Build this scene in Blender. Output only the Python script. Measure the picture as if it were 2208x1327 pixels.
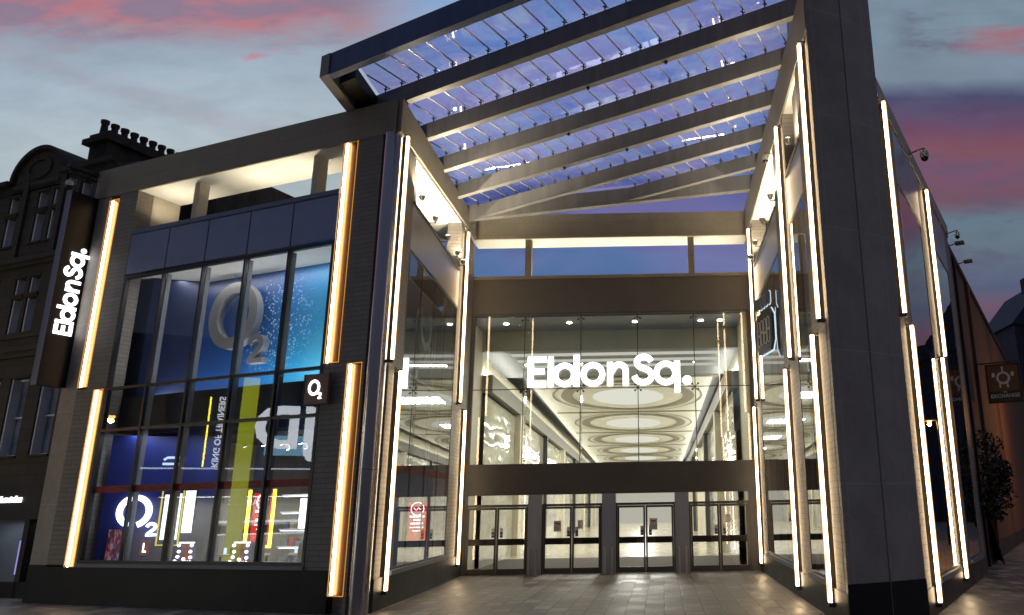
import bpy, bmesh, math, random
from mathutils import Vector, Matrix
random.seed(7)
D=bpy.data; SC=bpy.context.scene; COL=SC.collection
for o in list(D.objects): D.objects.remove(o)
R=math.radians; PI=math.pi

# ------------------------------------------------------------------ camera
cd=D.cameras.new('camera'); cam=D.objects.new('camera',cd); COL.objects.link(cam); SC.camera=cam
p=R(14.6842); r=-0.0178094
fw=Vector((0,math.cos(p),math.sin(p))); up0=Vector((0,-math.sin(p),math.cos(p))); rt0=Vector((1,0,0))
rt=rt0*math.cos(r)+up0*math.sin(r); up=-rt0*math.sin(r)+up0*math.cos(r)
m=Matrix((( rt.x,up.x,-fw.x,0),(rt.y,up.y,-fw.y,0),(rt.z,up.z,-fw.z,2.0),(0,0,0,1)))
cam.matrix_world=m
cd.sensor_width=36; cd.lens=1651.861/2208*36; cd.shift_x=-(1421.72-1104)/2208; cd.shift_y=0
cd.clip_start=.1; cd.clip_end=2000
SC.render.resolution_x=1024; SC.render.resolution_y=615
SC.render.engine='CYCLES'

# ------------------------------------------------------------------ node helper
class NT:
    def __init__(s,t): s.t=t; s.n=t.nodes; s.l=t.links
    def new(s,typ,**kw):
        n=s.n.new(typ)
        for k,v in kw.items():
            if k=='inp':
                for a,b in v.items():
                    if hasattr(b,'is_output') or isinstance(b,bpy.types.NodeSocket): s.l.new(b,n.inputs[a])
                    else: n.inputs[a].default_value=b
            else: setattr(n,k,v)
        return n
    def math(s,op,a,b=0.,c=None,clamp=False):
        n=s.new('ShaderNodeMath',operation=op); n.use_clamp=clamp
        for i,v in enumerate((a,b) if c is None else (a,b,c)):
            if isinstance(v,bpy.types.NodeSocket): s.l.new(v,n.inputs[i])
            else: n.inputs[i].default_value=v
        return n.outputs[0]
    def mix(s,f,a,b,mode='MIX'):
        n=s.new('ShaderNodeMix',data_type='RGBA',blend_type=mode)
        for k,v in ((0,f),(6,a),(7,b)):
            if isinstance(v,bpy.types.NodeSocket): s.l.new(v,n.inputs[k])
            else: n.inputs[k].default_value=v if k==0 else (tuple(v)+(1,))[:4]
        return n.outputs[2]
    def ramp(s,f,st,interp='LINEAR'):
        n=s.new('ShaderNodeValToRGB'); cr=n.color_ramp; cr.interpolation=interp
        while len(cr.elements)<len(st): cr.elements.new(.5)
        for e,(q,c) in zip(cr.elements,st): e.position=q; e.color=(tuple(c)+(1,))[:4]
        if isinstance(f,bpy.types.NodeSocket): s.l.new(f,n.inputs[0])
        return n.outputs[0]
    def noise(s,vec,scale,detail=4,rough=.5,dist=0):
        n=s.new('ShaderNodeTexNoise'); n.inputs['Scale'].default_value=scale; n.inputs['Detail'].default_value=detail
        n.inputs['Roughness'].default_value=rough; n.inputs['Distortion'].default_value=dist
        if vec is not None: s.l.new(vec,n.inputs['Vector'])
        return n.outputs[0]
    def smooth(s,v,a,b):
        n=s.new('ShaderNodeMapRange',interpolation_type='SMOOTHSTEP'); n.clamp=True
        s.l.new(v,n.inputs[0]); n.inputs[1].default_value=a; n.inputs[2].default_value=b; return n.outputs[0]
    def xyz(s,a,b=0.,c=0.):
        n=s.new('ShaderNodeCombineXYZ')
        for i,v in enumerate((a,b,c)):
            if isinstance(v,bpy.types.NodeSocket): s.l.new(v,n.inputs[i])
            else: n.inputs[i].default_value=v
        return n.outputs[0]

# ------------------------------------------------------------------ world: dusk sky
W=D.worlds.new('World'); SC.world=W; W.use_nodes=True; t=NT(W.node_tree)
for n in list(t.n): t.n.remove(n)
tc=t.new('ShaderNodeTexCoord'); sp=t.new('ShaderNodeSeparateXYZ'); t.l.new(tc.outputs['Generated'],sp.inputs[0])
X,Y,Z=sp.outputs; ya=t.math('MAXIMUM',t.math('ABSOLUTE',Y),.05)
u=t.math('DIVIDE',X,ya); v=t.math('DIVIDE',Z,ya)
uv=t.xyz(t.math('MULTIPLY',u,1.0),t.math('MULTIPLY',v,2.6),0)
n1=t.noise(uv,3.2,6,.6,.3); n2=t.noise(uv,9,5,.6); n3=t.noise(uv,1.6,3,.5)
w1=t.math('SUBTRACT',n1,.5)
# left part of the sky
vl=t.math('ADD',v,t.math('MULTIPLY',w1,.10))
lc=t.ramp(t.math('DIVIDE',vl,1.0),[(0,(.05,.06,.10)),(.18,(.17,.16,.22)),(.30,(.24,.30,.37)),(.42,(.40,.47,.50)),(.52,(.44,.52,.57)),(.62,(.37,.46,.55)),(.70,(.30,.37,.46)),(.85,(.22,.26,.36)),(1,(.16,.2,.3))])
pk=t.mix(t.smooth(n2,.35,.62),(.56,.19,.22),(.26,.17,.25))
lim=t.math('SUBTRACT',.72,t.math('MULTIPLY',t.smooth(u,-.80,-.58),.03)); lim=t.math('ADD',lim,t.math('MULTIPLY',t.smooth(u,-.62,-.40),.03))
pm=t.smooth(t.math('SUBTRACT',t.math('ADD',v,t.math('ADD',t.math('MULTIPLY',w1,.26),t.math('MULTIPLY',t.math('SUBTRACT',n2,.5),.10))),lim),-.06,.035)
pm=t.math('MULTIPLY',pm,t.math('SUBTRACT',1,t.math('MULTIPLY',t.smooth(u,-.50,-.30),.9)))
lc=t.mix(t.math('MULTIPLY',pm,.85),lc,pk)
sm=t.math('MULTIPLY',t.smooth(n2,.60,.72),t.math('MULTIPLY',t.smooth(v,.60,.67),t.smooth(v,.74,.69)))
lc=t.mix(t.math('MULTIPLY',sm,.75),lc,(.52,.20,.22))
fs=t.math('MULTIPLY',t.smooth(t.math('ABSOLUTE',t.math('SUBTRACT',vl,t.math('ADD',.655,t.math('MULTIPLY',t.math('ADD',u,.92),-.35)))),.03,.0),.35)
lc=t.mix(fs,lc,(.33,.30,.36))
mo=t.new('ShaderNodeMapRange'); t.l.new(n2,mo.inputs[0]); mo.inputs[1].default_value=.3; mo.inputs[2].default_value=.7; mo.inputs[3].default_value=.88; mo.inputs[4].default_value=1.07
lc=t.mix(1.,lc,t.xyz(mo.outputs[0],mo.outputs[0],mo.outputs[0]),'MULTIPLY')
# right part of the sky
vr=t.math('ADD',v,t.math('MULTIPLY',w1,.05))
rc=t.ramp(vr,[(0,(.03,.03,.05)),(.15,(.055,.055,.10)),(.225,(.10,.085,.14)),(.255,(.17,.09,.14)),(.285,(.10,.12,.20)),(.35,(.14,.19,.24)),(.385,(.13,.20,.26)),(.415,(.17,.09,.13)),(.45,(.20,.09,.15)),(.49,(.22,.09,.125)),(.53,(.14,.07,.14)),(.565,(.075,.075,.16)),(.60,(.20,.26,.34)),(.68,(.20,.28,.35)),(.78,(.18,.25,.33)),(1,(.12,.17,.26))])
rc=t.mix(t.math('MULTIPLY',t.math('MULTIPLY',t.smooth(n2,.46,.64),t.smooth(v,.60,.56)),.55),rc,(.095,.085,.15))
rc=t.mix(1.,rc,t.xyz(mo.outputs[0],mo.outputs[0],mo.outputs[0]),'MULTIPLY')
cm=t.math('MULTIPLY',t.smooth(n1,.44,.56),t.math('MULTIPLY',t.smooth(v,.625,.655),t.smooth(v,.735,.70)))
cm=t.math('MULTIPLY',cm,t.smooth(u,.34,.40))
rc=t.mix(t.math('MULTIPLY',cm,.8),rc,t.mix(t.smooth(u,.41,.5),(.12,.11,.18),(.38,.13,.17)))
# middle, deep blue, seen through and below the canopy
cc=t.ramp(t.math('ADD',v,t.math('MULTIPLY',w1,.30)),[(0,(.04,.06,.14)),(.30,(.07,.15,.33)),(.34,(.09,.17,.36)),(.39,(.08,.11,.30)),(.43,(.06,.10,.30)),(.50,(.40,.47,.66)),(.56,(.34,.36,.60)),(.64,(.42,.50,.70)),(.76,(.24,.38,.62)),(1,(.14,.25,.48))])
vio=t.smooth(n3,.47,.58); whc=t.math('MULTIPLY',t.smooth(n1,.54,.66),t.smooth(v,.42,.50)); cc=t.mix(t.math('MULTIPLY',whc,.5),cc,(.62,.68,.80)); cc=t.mix(t.math('MULTIPLY',vio,.42),cc,(.26,.20,.42))
um=t.smooth(u,-.46,-.30); ur=t.smooth(u,.10,.33)
sky=t.mix(um,lc,cc); sky=t.mix(ur,sky,rc)
back=t.smooth(Y,.25,-.15)
bk=t.ramp(t.smooth(Z,-.1,1.),[(0,(.06,.055,.055)),(.2,(.062,.07,.10)),(1,(.085,.11,.20))])
sky=t.mix(back,sky,bk)
zen=t.smooth(Z,.62,.9); sky=t.mix(zen,sky,(.12,.17,.28))
gr=t.smooth(Z,0,-.05); sky=t.mix(gr,sky,(.02,.02,.02))
ns=t.new('ShaderNodeTexSky',sky_type='NISHITA'); ns.sun_disc=False; ns.sun_elevation=R(-3); ns.sun_rotation=R(-70)
b1=t.new('ShaderNodeBackground'); t.l.new(sky,b1.inputs[0]); b1.inputs[1].default_value=1.0
b2=t.new('ShaderNodeBackground'); t.l.new(ns.outputs[0],b2.inputs[0]); b2.inputs[1].default_value=.05
ad=t.new('ShaderNodeAddShader'); t.l.new(b1.outputs[0],ad.inputs[0]); t.l.new(b2.outputs[0],ad.inputs[1])
wo=t.new('ShaderNodeOutputWorld'); t.l.new(ad.outputs[0],wo.inputs[0])
sd=D.lights.new('sun','SUN'); sd.energy=.04; sd.angle=R(12); sd.color=(1,.7,.65)
so=D.objects.new('sun',sd); COL.objects.link(so); so.rotation_euler=(R(80),0,R(70))
SC.view_settings.view_transform='Standard'; SC.view_settings.look='None'; SC.view_settings.exposure=0; SC.view_settings.gamma=1
# ------------------------------------------------------------------ materials
def mat(name): 
    m_=D.materials.new(name); m_.use_nodes=True; return m_,NT(m_.node_tree),m_.node_tree.nodes['Principled BSDF']
def plain(name,c,rough=.6,metal=0.,var=.12,scale=3.,bump=0.,spec=.5,streak=False):
    m_,t,b=mat(name); tc=t.new('ShaderNodeTexCoord'); vec=tc.outputs['Object']
    if streak:
        mp=t.new('ShaderNodeMapping'); t.l.new(vec,mp.inputs[0]); mp.inputs['Scale'].default_value=(3,3,.25); vec=mp.outputs[0]
    n=t.noise(vec,scale,6,.65)
    lo=tuple(x*(1-var*1.6) for x in c); hi=tuple(min(1,x*(1+var*1.6)) for x in c)
    t.l.new(t.ramp(n,[(.3,lo),(.7,hi)]),b.inputs['Base Color'])
    b.inputs['Metallic'].default_value=metal; b.inputs['Specular IOR Level'].default_value=spec
    n2=t.noise(tc.outputs['Object'],scale*2.3,4,.6)
    rr=t.new('ShaderNodeMapRange'); t.l.new(n2,rr.inputs[0]); dv=.04 if metal>.5 else .12; rr.inputs[3].default_value=max(.02,rough-dv); rr.inputs[4].default_value=min(1,rough+dv); t.l.new(rr.outputs[0],b.inputs['Roughness'])
    if bump:
        bp=t.new('ShaderNodeBump'); bp.inputs['Strength'].default_value=bump; bp.inputs['Distance'].default_value=.02; t.l.new(n2,bp.inputs['Height']); t.l.new(bp.outputs[0],b.inputs['Normal'])
    return m_
def bricks(name,c1,c2,mort,bw,bh,ms=.012,rough=.7,bump=.5,offset=.5,big=.25,axis='wall',seamless=None,spec=.4):
    m_,t,b=mat(name); tc=t.new('ShaderNodeTexCoord'); s_=t.new('ShaderNodeSeparateXYZ'); t.l.new(tc.outputs['Object'],s_.inputs[0])
    if axis=='wall': vec=t.xyz(t.math('ADD',s_.outputs[0],s_.outputs[1]),s_.outputs[2])
    else: vec=t.xyz(s_.outputs[0],s_.outputs[1])
    br=t.new('ShaderNodeTexBrick'); br.offset=offset; t.l.new(vec,br.inputs['Vector']); br.inputs['Scale'].default_value=1
    for k,v_ in (('Color1',c1),('Color2',c2),('Mortar',mort)): br.inputs[k].default_value=tuple(v_)+(1,)
    br.inputs['Mortar Size'].default_value=ms; br.inputs['Mortar Smooth'].default_value=.2; br.inputs['Brick Width'].default_value=bw; br.inputs['Row Height'].default_value=bh; br.inputs['Bias'].default_value=0
    n=t.noise(tc.outputs['Object'],1.3,7,.7); nf=t.noise(tc.outputs['Object'],22,3,.6)
    c=t.mix(big,br.outputs[0],t.ramp(n,[(.25,tuple(x*.45 for x in c1)),(.75,tuple(min(1,x*1.5) for x in c2))]))
    c=t.mix(.22,c,t.ramp(nf,[(.3,tuple(x*.6 for x in c1)),(.7,tuple(min(1,x*1.4) for x in c2))]))
    t.l.new(c,b.inputs['Base Color'])
    rr=t.new('ShaderNodeMapRange'); t.l.new(n,rr.inputs[0]); rr.inputs[3].default_value=rough-.15; rr.inputs[4].default_value=rough+.12; t.l.new(rr.outputs[0],b.inputs['Roughness'])
    h=t.math('ADD',t.math('MULTIPLY',br.outputs[1],-1.),t.math('MULTIPLY',nf,.25))
    bp=t.new('ShaderNodeBump'); bp.inputs['Strength'].default_value=bump; bp.inputs['Distance'].default_value=.012; t.l.new(h,bp.inputs['Height']); t.l.new(bp.outputs[0],b.inputs['Normal'])
    b.inputs['Specular IOR Level'].default_value=spec
    return m_
def emis(name,c,s,alpha=None):
    m_=D.materials.new(name); m_.use_nodes=True; t=NT(m_.node_tree)
    for n in list(t.n): t.n.remove(n)
    e=t.new('ShaderNodeEmission'); e.inputs[0].default_value=tuple(c)+(1,); e.inputs[1].default_value=s
    o=t.new('ShaderNodeOutputMaterial'); t.l.new(e.outputs[0],o.inputs[0]); return m_
def glass(name,tint=(1,1,1),r0=.08,diff=0.,diffc=(.5,.6,.9),wav=0.,rmax=.92,gtint=(1,1,1),trans=0.,rough=0.,fpow=4.5,mott=False):
    m_=D.materials.new(name); m_.use_nodes=True; t=NT(m_.node_tree)
    for n in list(t.n): t.n.remove(n)
    lw=t.new('ShaderNodeLayerWeight'); lw.inputs[0].default_value=.5
    f=t.math('ADD',t.math('MULTIPLY',t.math('POWER',lw.outputs['Facing'],fpow),rmax-r0),r0)
    tr=t.new('ShaderNodeBsdfTransparent'); tr.inputs[0].default_value=tuple(tint)+(1,)
    if mott:
        tcm=t.new('ShaderNodeTexCoord'); nm_=t.noise(tcm.outputs['Object'],.55,5,.65,.8); t.l.new(t.ramp(nm_,[(.32,(.34,.50,.95)),(.46,(.62,.74,1.)),(.55,(.66,.60,.95)),(.68,(.95,.95,1.))]),tr.inputs[0])
    g=t.new('ShaderNodeBsdfGlossy'); g.inputs['Roughness'].default_value=rough; g.inputs[0].default_value=tuple(gtint)+(1,)
    if wav:
        tc=t.new('ShaderNodeTexCoord'); n=t.noise(tc.outputs['Object'],.9,2,.4); bp=t.new('ShaderNodeBump'); bp.inputs['Strength'].default_value=wav; bp.inputs['Distance'].default_value=.05
        t.l.new(n,bp.inputs['Height']); t.l.new(bp.outputs[0],g.inputs['Normal'])
    base=tr.outputs[0]
    if diff:
        d=t.new('ShaderNodeBsdfDiffuse'); d.inputs[0].default_value=tuple(diffc)+(1,); tl=t.new('ShaderNodeBsdfTranslucent'); tl.inputs[0].default_value=tuple(diffc)+(1,)
        a=t.new('ShaderNodeMixShader'); a.inputs[0].default_value=.5; t.l.new(d.outputs[0],a.inputs[1]); t.l.new(tl.outputs[0],a.inputs[2])
        m2=t.new('ShaderNodeMixShader'); m2.inputs[0].default_value=diff; t.l.new(base,m2.inputs[1]); t.l.new(a.outputs[0],m2.inputs[2]); base=m2.outputs[0]
    mx=t.new('ShaderNodeMixShader'); t.l.new(f,mx.inputs[0]); t.l.new(base,mx.inputs[1]); t.l.new(g.outputs[0],mx.inputs[2])
    o=t.new('ShaderNodeOutputMaterial'); t.l.new(mx.outputs[0],o.inputs[0]); return m_

M={}
M['coping']=bricks('limestone_cladding',(.32,.28,.215),(.285,.25,.19),(.13,.11,.085),1.9,.43,.006,.62,.35,.5,.35)
M['coping_dark']=M['coping']
M['tile']=bricks('narrow_stone_tiles',(.27,.245,.21),(.21,.19,.165),(.06,.05,.045),.62,.115,.006,.6,.7,.5,.2)
M['tower']=bricks('dark_stone_slabs',(.40,.35,.29),(.34,.30,.245),(.60,.56,.50),.93,2.36,.016,.55,.3,.0,.62)
M['granite']=bricks('black_granite',(.018,.018,.020),(.014,.014,.016),(.005,.005,.005),.72,1.4,.006,.5,.2,0.,.3,spec=.22)
M['panel']=bricks('blue_grey_metal_panels',(.14,.175,.27),(.13,.16,.25),(.03,.03,.045),1.42,3,.008,.34,.15,0.,.25,spec=.6)
M['steel']=plain('brushed_steel',(.50,.48,.46),.33,.9,.03,2.,.0,streak=True)
M['column']=plain('polished_steel_column',(.45,.45,.48),.22,1.,.05,2.,.0,streak=True)
M['bronze']=bricks('grey_bronze_panels',(.082,.080,.085),(.074,.072,.077),(.05,.05,.05),2.5,2.2,.004,.55,.1,0.,.35,spec=.22)
M['bronze2']=bricks('light_bronze_panels',(.12,.11,.10),(.11,.10,.092),(.06,.055,.05),2.5,2.2,.004,.5,.1,0.,.35,spec=.3)
M['satin']=plain('satin_blue_grey_metal',(.26,.31,.46),.36,.55,.05,1.2)
M['frame']=plain('dark_anodised_frame',(.025,.026,.03),.4,.3,.1,5)
M['fin']=plain('grey_mullion_fin',(.17,.18,.20),.5,.1,.06,5)
M['fin2']=plain('satin_silver_letter',(.34,.34,.35),.35,.45,.04,2)
M['frame2']=plain('grey_steel_door_frame',(.05,.048,.05),.42,.3,.06,5,streak=True)
M['fasc']=plain('taupe_fascia',(.17,.16,.135),.5,0,.06,2)
M['olive']=plain('olive_grey_plaster',(.22,.22,.185),.6,0,.08,1.)
M['pier']=plain('cool_grey_pier',(.27,.30,.38),.4,.1,.06,5,streak=True)
M['panesky']=plain('painted_sky_pane',(.16,.19,.27),.15,0,.25,1.5,spec=.8)  # bluish base colour stands in for sky reflected in the glass
M['gable']=plain('distant_blue_slate',(.018,.026,.055),.8,0,.2,1)
M['cream']=plain('cream_render',(.55,.50,.40),.7,0,.05,3)
M['white']=plain('white_ceiling_paint',(.78,.77,.72),.7,0,.03,3)
M['offw']=plain('warm_white_wall',(.66,.62,.50),.6,0,.04,1.2)
M['blue']=plain('blue_display_wall',(.02,.035,.22),.45,0,.15,1.)
M['navy']=plain('navy_wall',(.005,.014,.058),.5,0,.12,.9)
M['dark']=plain('dark_shop_interior',(.02,.02,.024),.6,0,.2,2)
M['grey']=plain('grey_display_wall',(.13,.15,.18),.5,0,.08,2)
M['black']=plain('black_gloss_panel',(.006,.006,.007),.38,0,.1,2,spec=.25)
M['blackm']=plain('black_paint',(.012,.012,.013),.5,0,.2,2)
M['beam']=plain('grey_painted_beam',(.22,.213,.205),.42,.15,.10,1.5,.05,streak=True)
M['beamsky']=plain('sky_lit_fascia',(.06,.10,.21),.42,.2,.12,1.5,.05,streak=True)  # navy puts the sky light on the front beam into its colour
M['bar']=plain('pale_glazing_bar',(.70,.68,.68),.4,.4,.05,4)
M['amber']=plain('gold_channel_lining',(.20,.085,.012),.45,.3,.06,4)
M['whitech']=plain('pale_channel_lining',(.70,.62,.48),.45,.2,.06,4)
M['led']=emis('warm_light_strip',(1,.72,.42),20.)
M['bloom']=emis('strip_bloom_band',(1,.58,.24),1.5)  # emissive band beside each tube, stands in for its warm halo
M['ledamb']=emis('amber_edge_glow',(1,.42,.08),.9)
M['ledtop']=emis('dim_light_strip',(1,.55,.30),2.2)
M['flood']=emis('floodlight_lens',(1,.86,.62),22.)
M['upl']=emis('uplight_tube',(1,.88,.66),55.)
M['whitelit']=emis('white_lit_letter',(.95,.95,1.),3.2)
M['whitelit2']=emis('bright_white_screen',(.80,.90,1.),2.6)
M['jd']=emis('big_white_shop_letters',(.85,.92,1.),5.)
M['cool']=emis('cool_lit_edge',(.65,.85,1.),1.1)
M['yellow']=emis('yellow_neon',(1,.74,.06),3.2)
M['yellowdim']=emis('yellow_neon_dim',(.9,.72,.08),.9)
M['green']=emis('yellow_green_lit_panel',(.50,.56,.02),3.2)
M['red']=emis('red_screen',(.80,.035,.03),.95)
M['redband']=plain('dark_red_vinyl',(.42,.02,.02),.5,0,.1,3)
M['sodium']=emis('sodium_lamp',(1,.45,.07),14.)
M['softlit']=emis('softly_lit_ceiling_disc',(1,.96,.86),.85)
M['downl']=emis('downlight_lens',(1,.93,.78),30.)
M['trough']=emis('ceiling_light_trough',(1,.95,.86),.62)
M['cove']=emis('cove_tube',(1,.975,.91),34.)
M['brown']=plain('brown_sign_face',(.17,.10,.075),.4,.2,.08,3)
M['orange']=plain('orange_sign_panel',(.13,.045,.012),.5,0,.2,6)
M['paper']=plain('white_paper',(.55,.55,.52),.8,0,.05,4)
M['bluesign']=plain('blue_notice',(.02,.05,.25),.5,0,.1,4)
M['redp']=plain('red_print',(.5,.03,.03),.5,0,.1,4)
M['vict']=bricks('sooty_sandstone',(.085,.078,.064),(.055,.051,.043),(.022,.02,.017),.75,.32,.012,.85,.8,.5,.5)
M['victd']=plain('soot_black_stone',(.035,.030,.024),.85,0,.35,3.,.4)
M['sash']=plain('white_window_reveal',(.72,.76,.82),.5,0,.06,4)
M['brick']=bricks('brown_brick',(.20,.10,.045),(.15,.075,.035),(.10,.07,.045),.24,.08,.008,.85,.6,.5,.4)
M['slate']=plain('roof_slate',(.045,.05,.06),.6,0,.2,5,.3)
M['leaf']=plain('dark_leaf',(.010,.012,.006),.6,0,.3,8)
M['soil']=plain('woven_basket',(.05,.035,.02),.9,0,.3,9)
M['bulb']=plain('camera_housing',(.55,.55,.55),.4,0,.05,4)
M['dome']=plain('smoked_dome',(.02,.02,.025),.1,0,.05,4)
M['floorin']=plain('polished_cream_floor',(.52,.48,.38),.18,0,.05,1.2)
M['mat']=plain('door_mat',(.07,.06,.055),.95,0,.15,20)
M['clothes1']=plain('red_cloth',(.28,.03,.03),.9,0,.3,6); M['clothes2']=plain('dark_blue_cloth',(.03,.04,.12),.9,0,.3,6); M['clothes3']=plain('beige_cloth',(.35,.3,.22),.9,0,.3,6)
M['glass']=glass('shop_glass',(.90,.93,.97),.09,wav=.0,rmax=.95)
M['glassw']=glass('slightly_wavy_glass',(.80,.82,.84),.12,wav=.02,rmax=.97,fpow=2.6)
M['glassdark']=glass('tinted_side_glass',(.45,.45,.5),.22,wav=.02,rmax=.97)
M['glassE']=glass('entrance_glass',(.90,.93,.88),.05,rmax=.9)
M['glasscan']=glass('blue_tinted_canopy_glass',(.62,.74,1.),.10,diff=.16,diffc=(.48,.54,.80),wav=.035,rmax=.8,gtint=(.8,.85,1),mott=True)
M['glassbox']=glass('thin_door_glass',(.95,.96,.93),.05,rmax=.8)
# paving
def paving():
    m_,t,b=mat('paving'); tc=t.new('ShaderNodeTexCoord'); s_=t.new('ShaderNodeSeparateXYZ'); t.l.new(tc.outputs['Object'],s_.inputs[0])
    bw,bh=.40,.72
    x=s_.outputs[0]; y=t.math('ADD',s_.outputs[1],t.math('MULTIPLY',x,.02)); col=t.math('FLOOR',t.math('DIVIDE',x,bw))
    yo=t.math('ADD',t.math('DIVIDE',y,bh),t.math('MULTIPLY',t.math('MODULO',t.math('ABSOLUTE',col),3.),.37)); row=t.math('FLOOR',yo)
    fx=t.math('FRACT',t.math('DIVIDE',x,bw)); fy=t.math('FRACT',yo)
    ex=t.math('MULTIPLY',t.math('MINIMUM',fx,t.math('SUBTRACT',1,fx)),bw); ey=t.math('MULTIPLY',t.math('MINIMUM',fy,t.math('SUBTRACT',1,fy)),t.math('MULTIPLY',bh,.45))
    joint=t.math('MULTIPLY',t.smooth(t.math('MINIMUM',ex,ey),.022,.008),.8)
    wn=t.new('ShaderNodeTexWhiteNoise'); wn.noise_dimensions='2D'; t.l.new(t.xyz(col,row),wn.inputs['Vector'])
    n=t.noise(tc.outputs['Object'],.7,7,.65); nf=t.noise(tc.outputs['Object'],12,4,.6)
    c=t.ramp(wn.outputs[0],[(0,(.06,.054,.048)),(.2,(.12,.11,.097)),(.6,(.24,.205,.165)),(1,(.40,.35,.285))])
    c=t.mix(.22,c,t.ramp(n,[(.3,(.09,.08,.066)),(.7,(.26,.235,.195))])); c=t.mix(.15,c,t.ramp(nf,[(.3,(.08,.07,.06)),(.7,(.30,.27,.24))]))
    red=t.smooth(y,15.95,15.75); c=t.mix(t.math('MULTIPLY',red,.55),c,(.10,.055,.04)); c=t.mix(joint,c,(.035,.03,.026)); t.l.new(c,b.inputs['Base Color'])
    rr=t.new('ShaderNodeMapRange'); t.l.new(t.math('ADD',t.math('MULTIPLY',wn.outputs[0],.6),t.math('MULTIPLY',nf,.4)),rr.inputs[0]); rr.inputs[3].default_value=.34; rr.inputs[4].default_value=.6; t.l.new(rr.outputs[0],b.inputs['Roughness'])
    cs=t.new('ShaderNodeSeparateColor'); t.l.new(wn.outputs['Color'],cs.inputs[0])
    nm=t.xyz(t.math('MULTIPLY',t.math('SUBTRACT',cs.outputs[0],.5),.045),t.math('MULTIPLY',t.math('SUBTRACT',cs.outputs[1],.5),.045),1.)
    vn=t.new('ShaderNodeVectorMath',operation='NORMALIZE'); t.l.new(nm,vn.inputs[0])
    bp=t.new('ShaderNodeBump'); bp.inputs['Strength'].default_value=.4; bp.inputs['Distance'].default_value=.006
    t.l.new(t.math('ADD',t.math('MULTIPLY',joint,-1.),t.math('MULTIPLY',nf,.5)),bp.inputs['Height']); t.l.new(vn.outputs[0],bp.inputs['Normal']); t.l.new(bp.outputs[0],b.inputs['Normal']); b.inputs['Specular IOR Level'].default_value=.55
    return m_
M['paving']=paving()
def mural():
    m_,t,b=mat('bubble_mural'); tc=t.new('ShaderNodeTexCoord'); s_=t.new('ShaderNodeSeparateXYZ'); t.l.new(tc.outputs['Object'],s_.inputs[0])
    x,z=s_.outputs[0],s_.outputs[2]
    g=t.smooth(x,-7.,-2.2); g=t.math('ADD',t.math('MULTIPLY',g,.8),t.math('MULTIPLY',t.smooth(z,8.4,5.2),.25))
    c=t.ramp(g,[(0,(.006,.022,.095)),(.35,(.008,.05,.20)),(.6,(.006,.12,.36)),(.85,(.02,.26,.52)),(1,(.08,.42,.66))])
    dx=t.math('SUBTRACT',x,-4.45); dz=t.math('SUBTRACT',z,6.85); rad=t.math('SQRT',t.math('ADD',t.math('MULTIPLY',dx,dx),t.math('MULTIPLY',dz,dz)))
    vo=t.new('ShaderNodeTexVoronoi'); t.l.new(t.xyz(x,z),vo.inputs[0]); vo.inputs['Scale'].default_value=13
    bub=t.smooth(vo.outputs['Distance'],.42,.2)
    ns=t.noise(t.xyz(x,z),5,5,.7); ms=t.math('MULTIPLY',t.smooth(rad,1.7,.35),t.smooth(ns,.38,.56))
    c=t.mix(t.math('MULTIPLY',t.math('MULTIPLY',bub,ms),.85),c,(.55,.85,1.))
    b2_=t.smooth(t.math('ABSOLUTE',t.math('SUBTRACT',rad,2.0)),.01,.0)
    e=b.inputs; t.l.new(c,e['Base Color']); t.l.new(c,e['Emission Color']); e['Emission Strength'].default_value=.2; e['Roughness'].default_value=.4  # print also emits, its brightness put in beside the room lights
    return m_
M['mural']=mural()
def crowd():
    m_,t,b=mat('crowd_poster'); tc=t.new('ShaderNodeTexCoord'); vo=t.new('ShaderNodeTexVoronoi'); mp=t.new('ShaderNodeMapping'); t.l.new(tc.outputs['Object'],mp.inputs[0]); mp.inputs['Scale'].default_value=(1.3,1,.8)
    t.l.new(mp.outputs[0],vo.inputs[0]); vo.inputs['Scale'].default_value=11; s_=t.new('ShaderNodeSeparateColor'); t.l.new(vo.outputs['Color'],s_.inputs[0])
    c=t.ramp(s_.outputs[0],[(0,(.02,.02,.05)),(.3,(.25,.03,.05)),(.5,(.06,.08,.25)),(.7,(.35,.25,.25)),(.85,(.5,.06,.06)),(1,(.4,.42,.45))])
    t.l.new(c,b.inputs['Base Color']); t.l.new(c,b.inputs['Emission Color']); b.inputs['Emission Strength'].default_value=.35; return m_
M['crowd']=crowd()
def ceilmat():
    m_,t,b=mat('coffered_ceiling'); tc=t.new('ShaderNodeTexCoord'); n=t.noise(tc.outputs['Object'],.5,3,.5)
    t.l.new(t.ramp(n,[(.3,(.66,.645,.59)),(.7,(.72,.71,.66))]),b.inputs['Base Color']); b.inputs['Roughness'].default_value=.6; return m_
M['ceil']=ceilmat()
M['ceilring']=plain('ceiling_groove',(.24,.22,.17),.6,0,.05,2)

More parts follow.
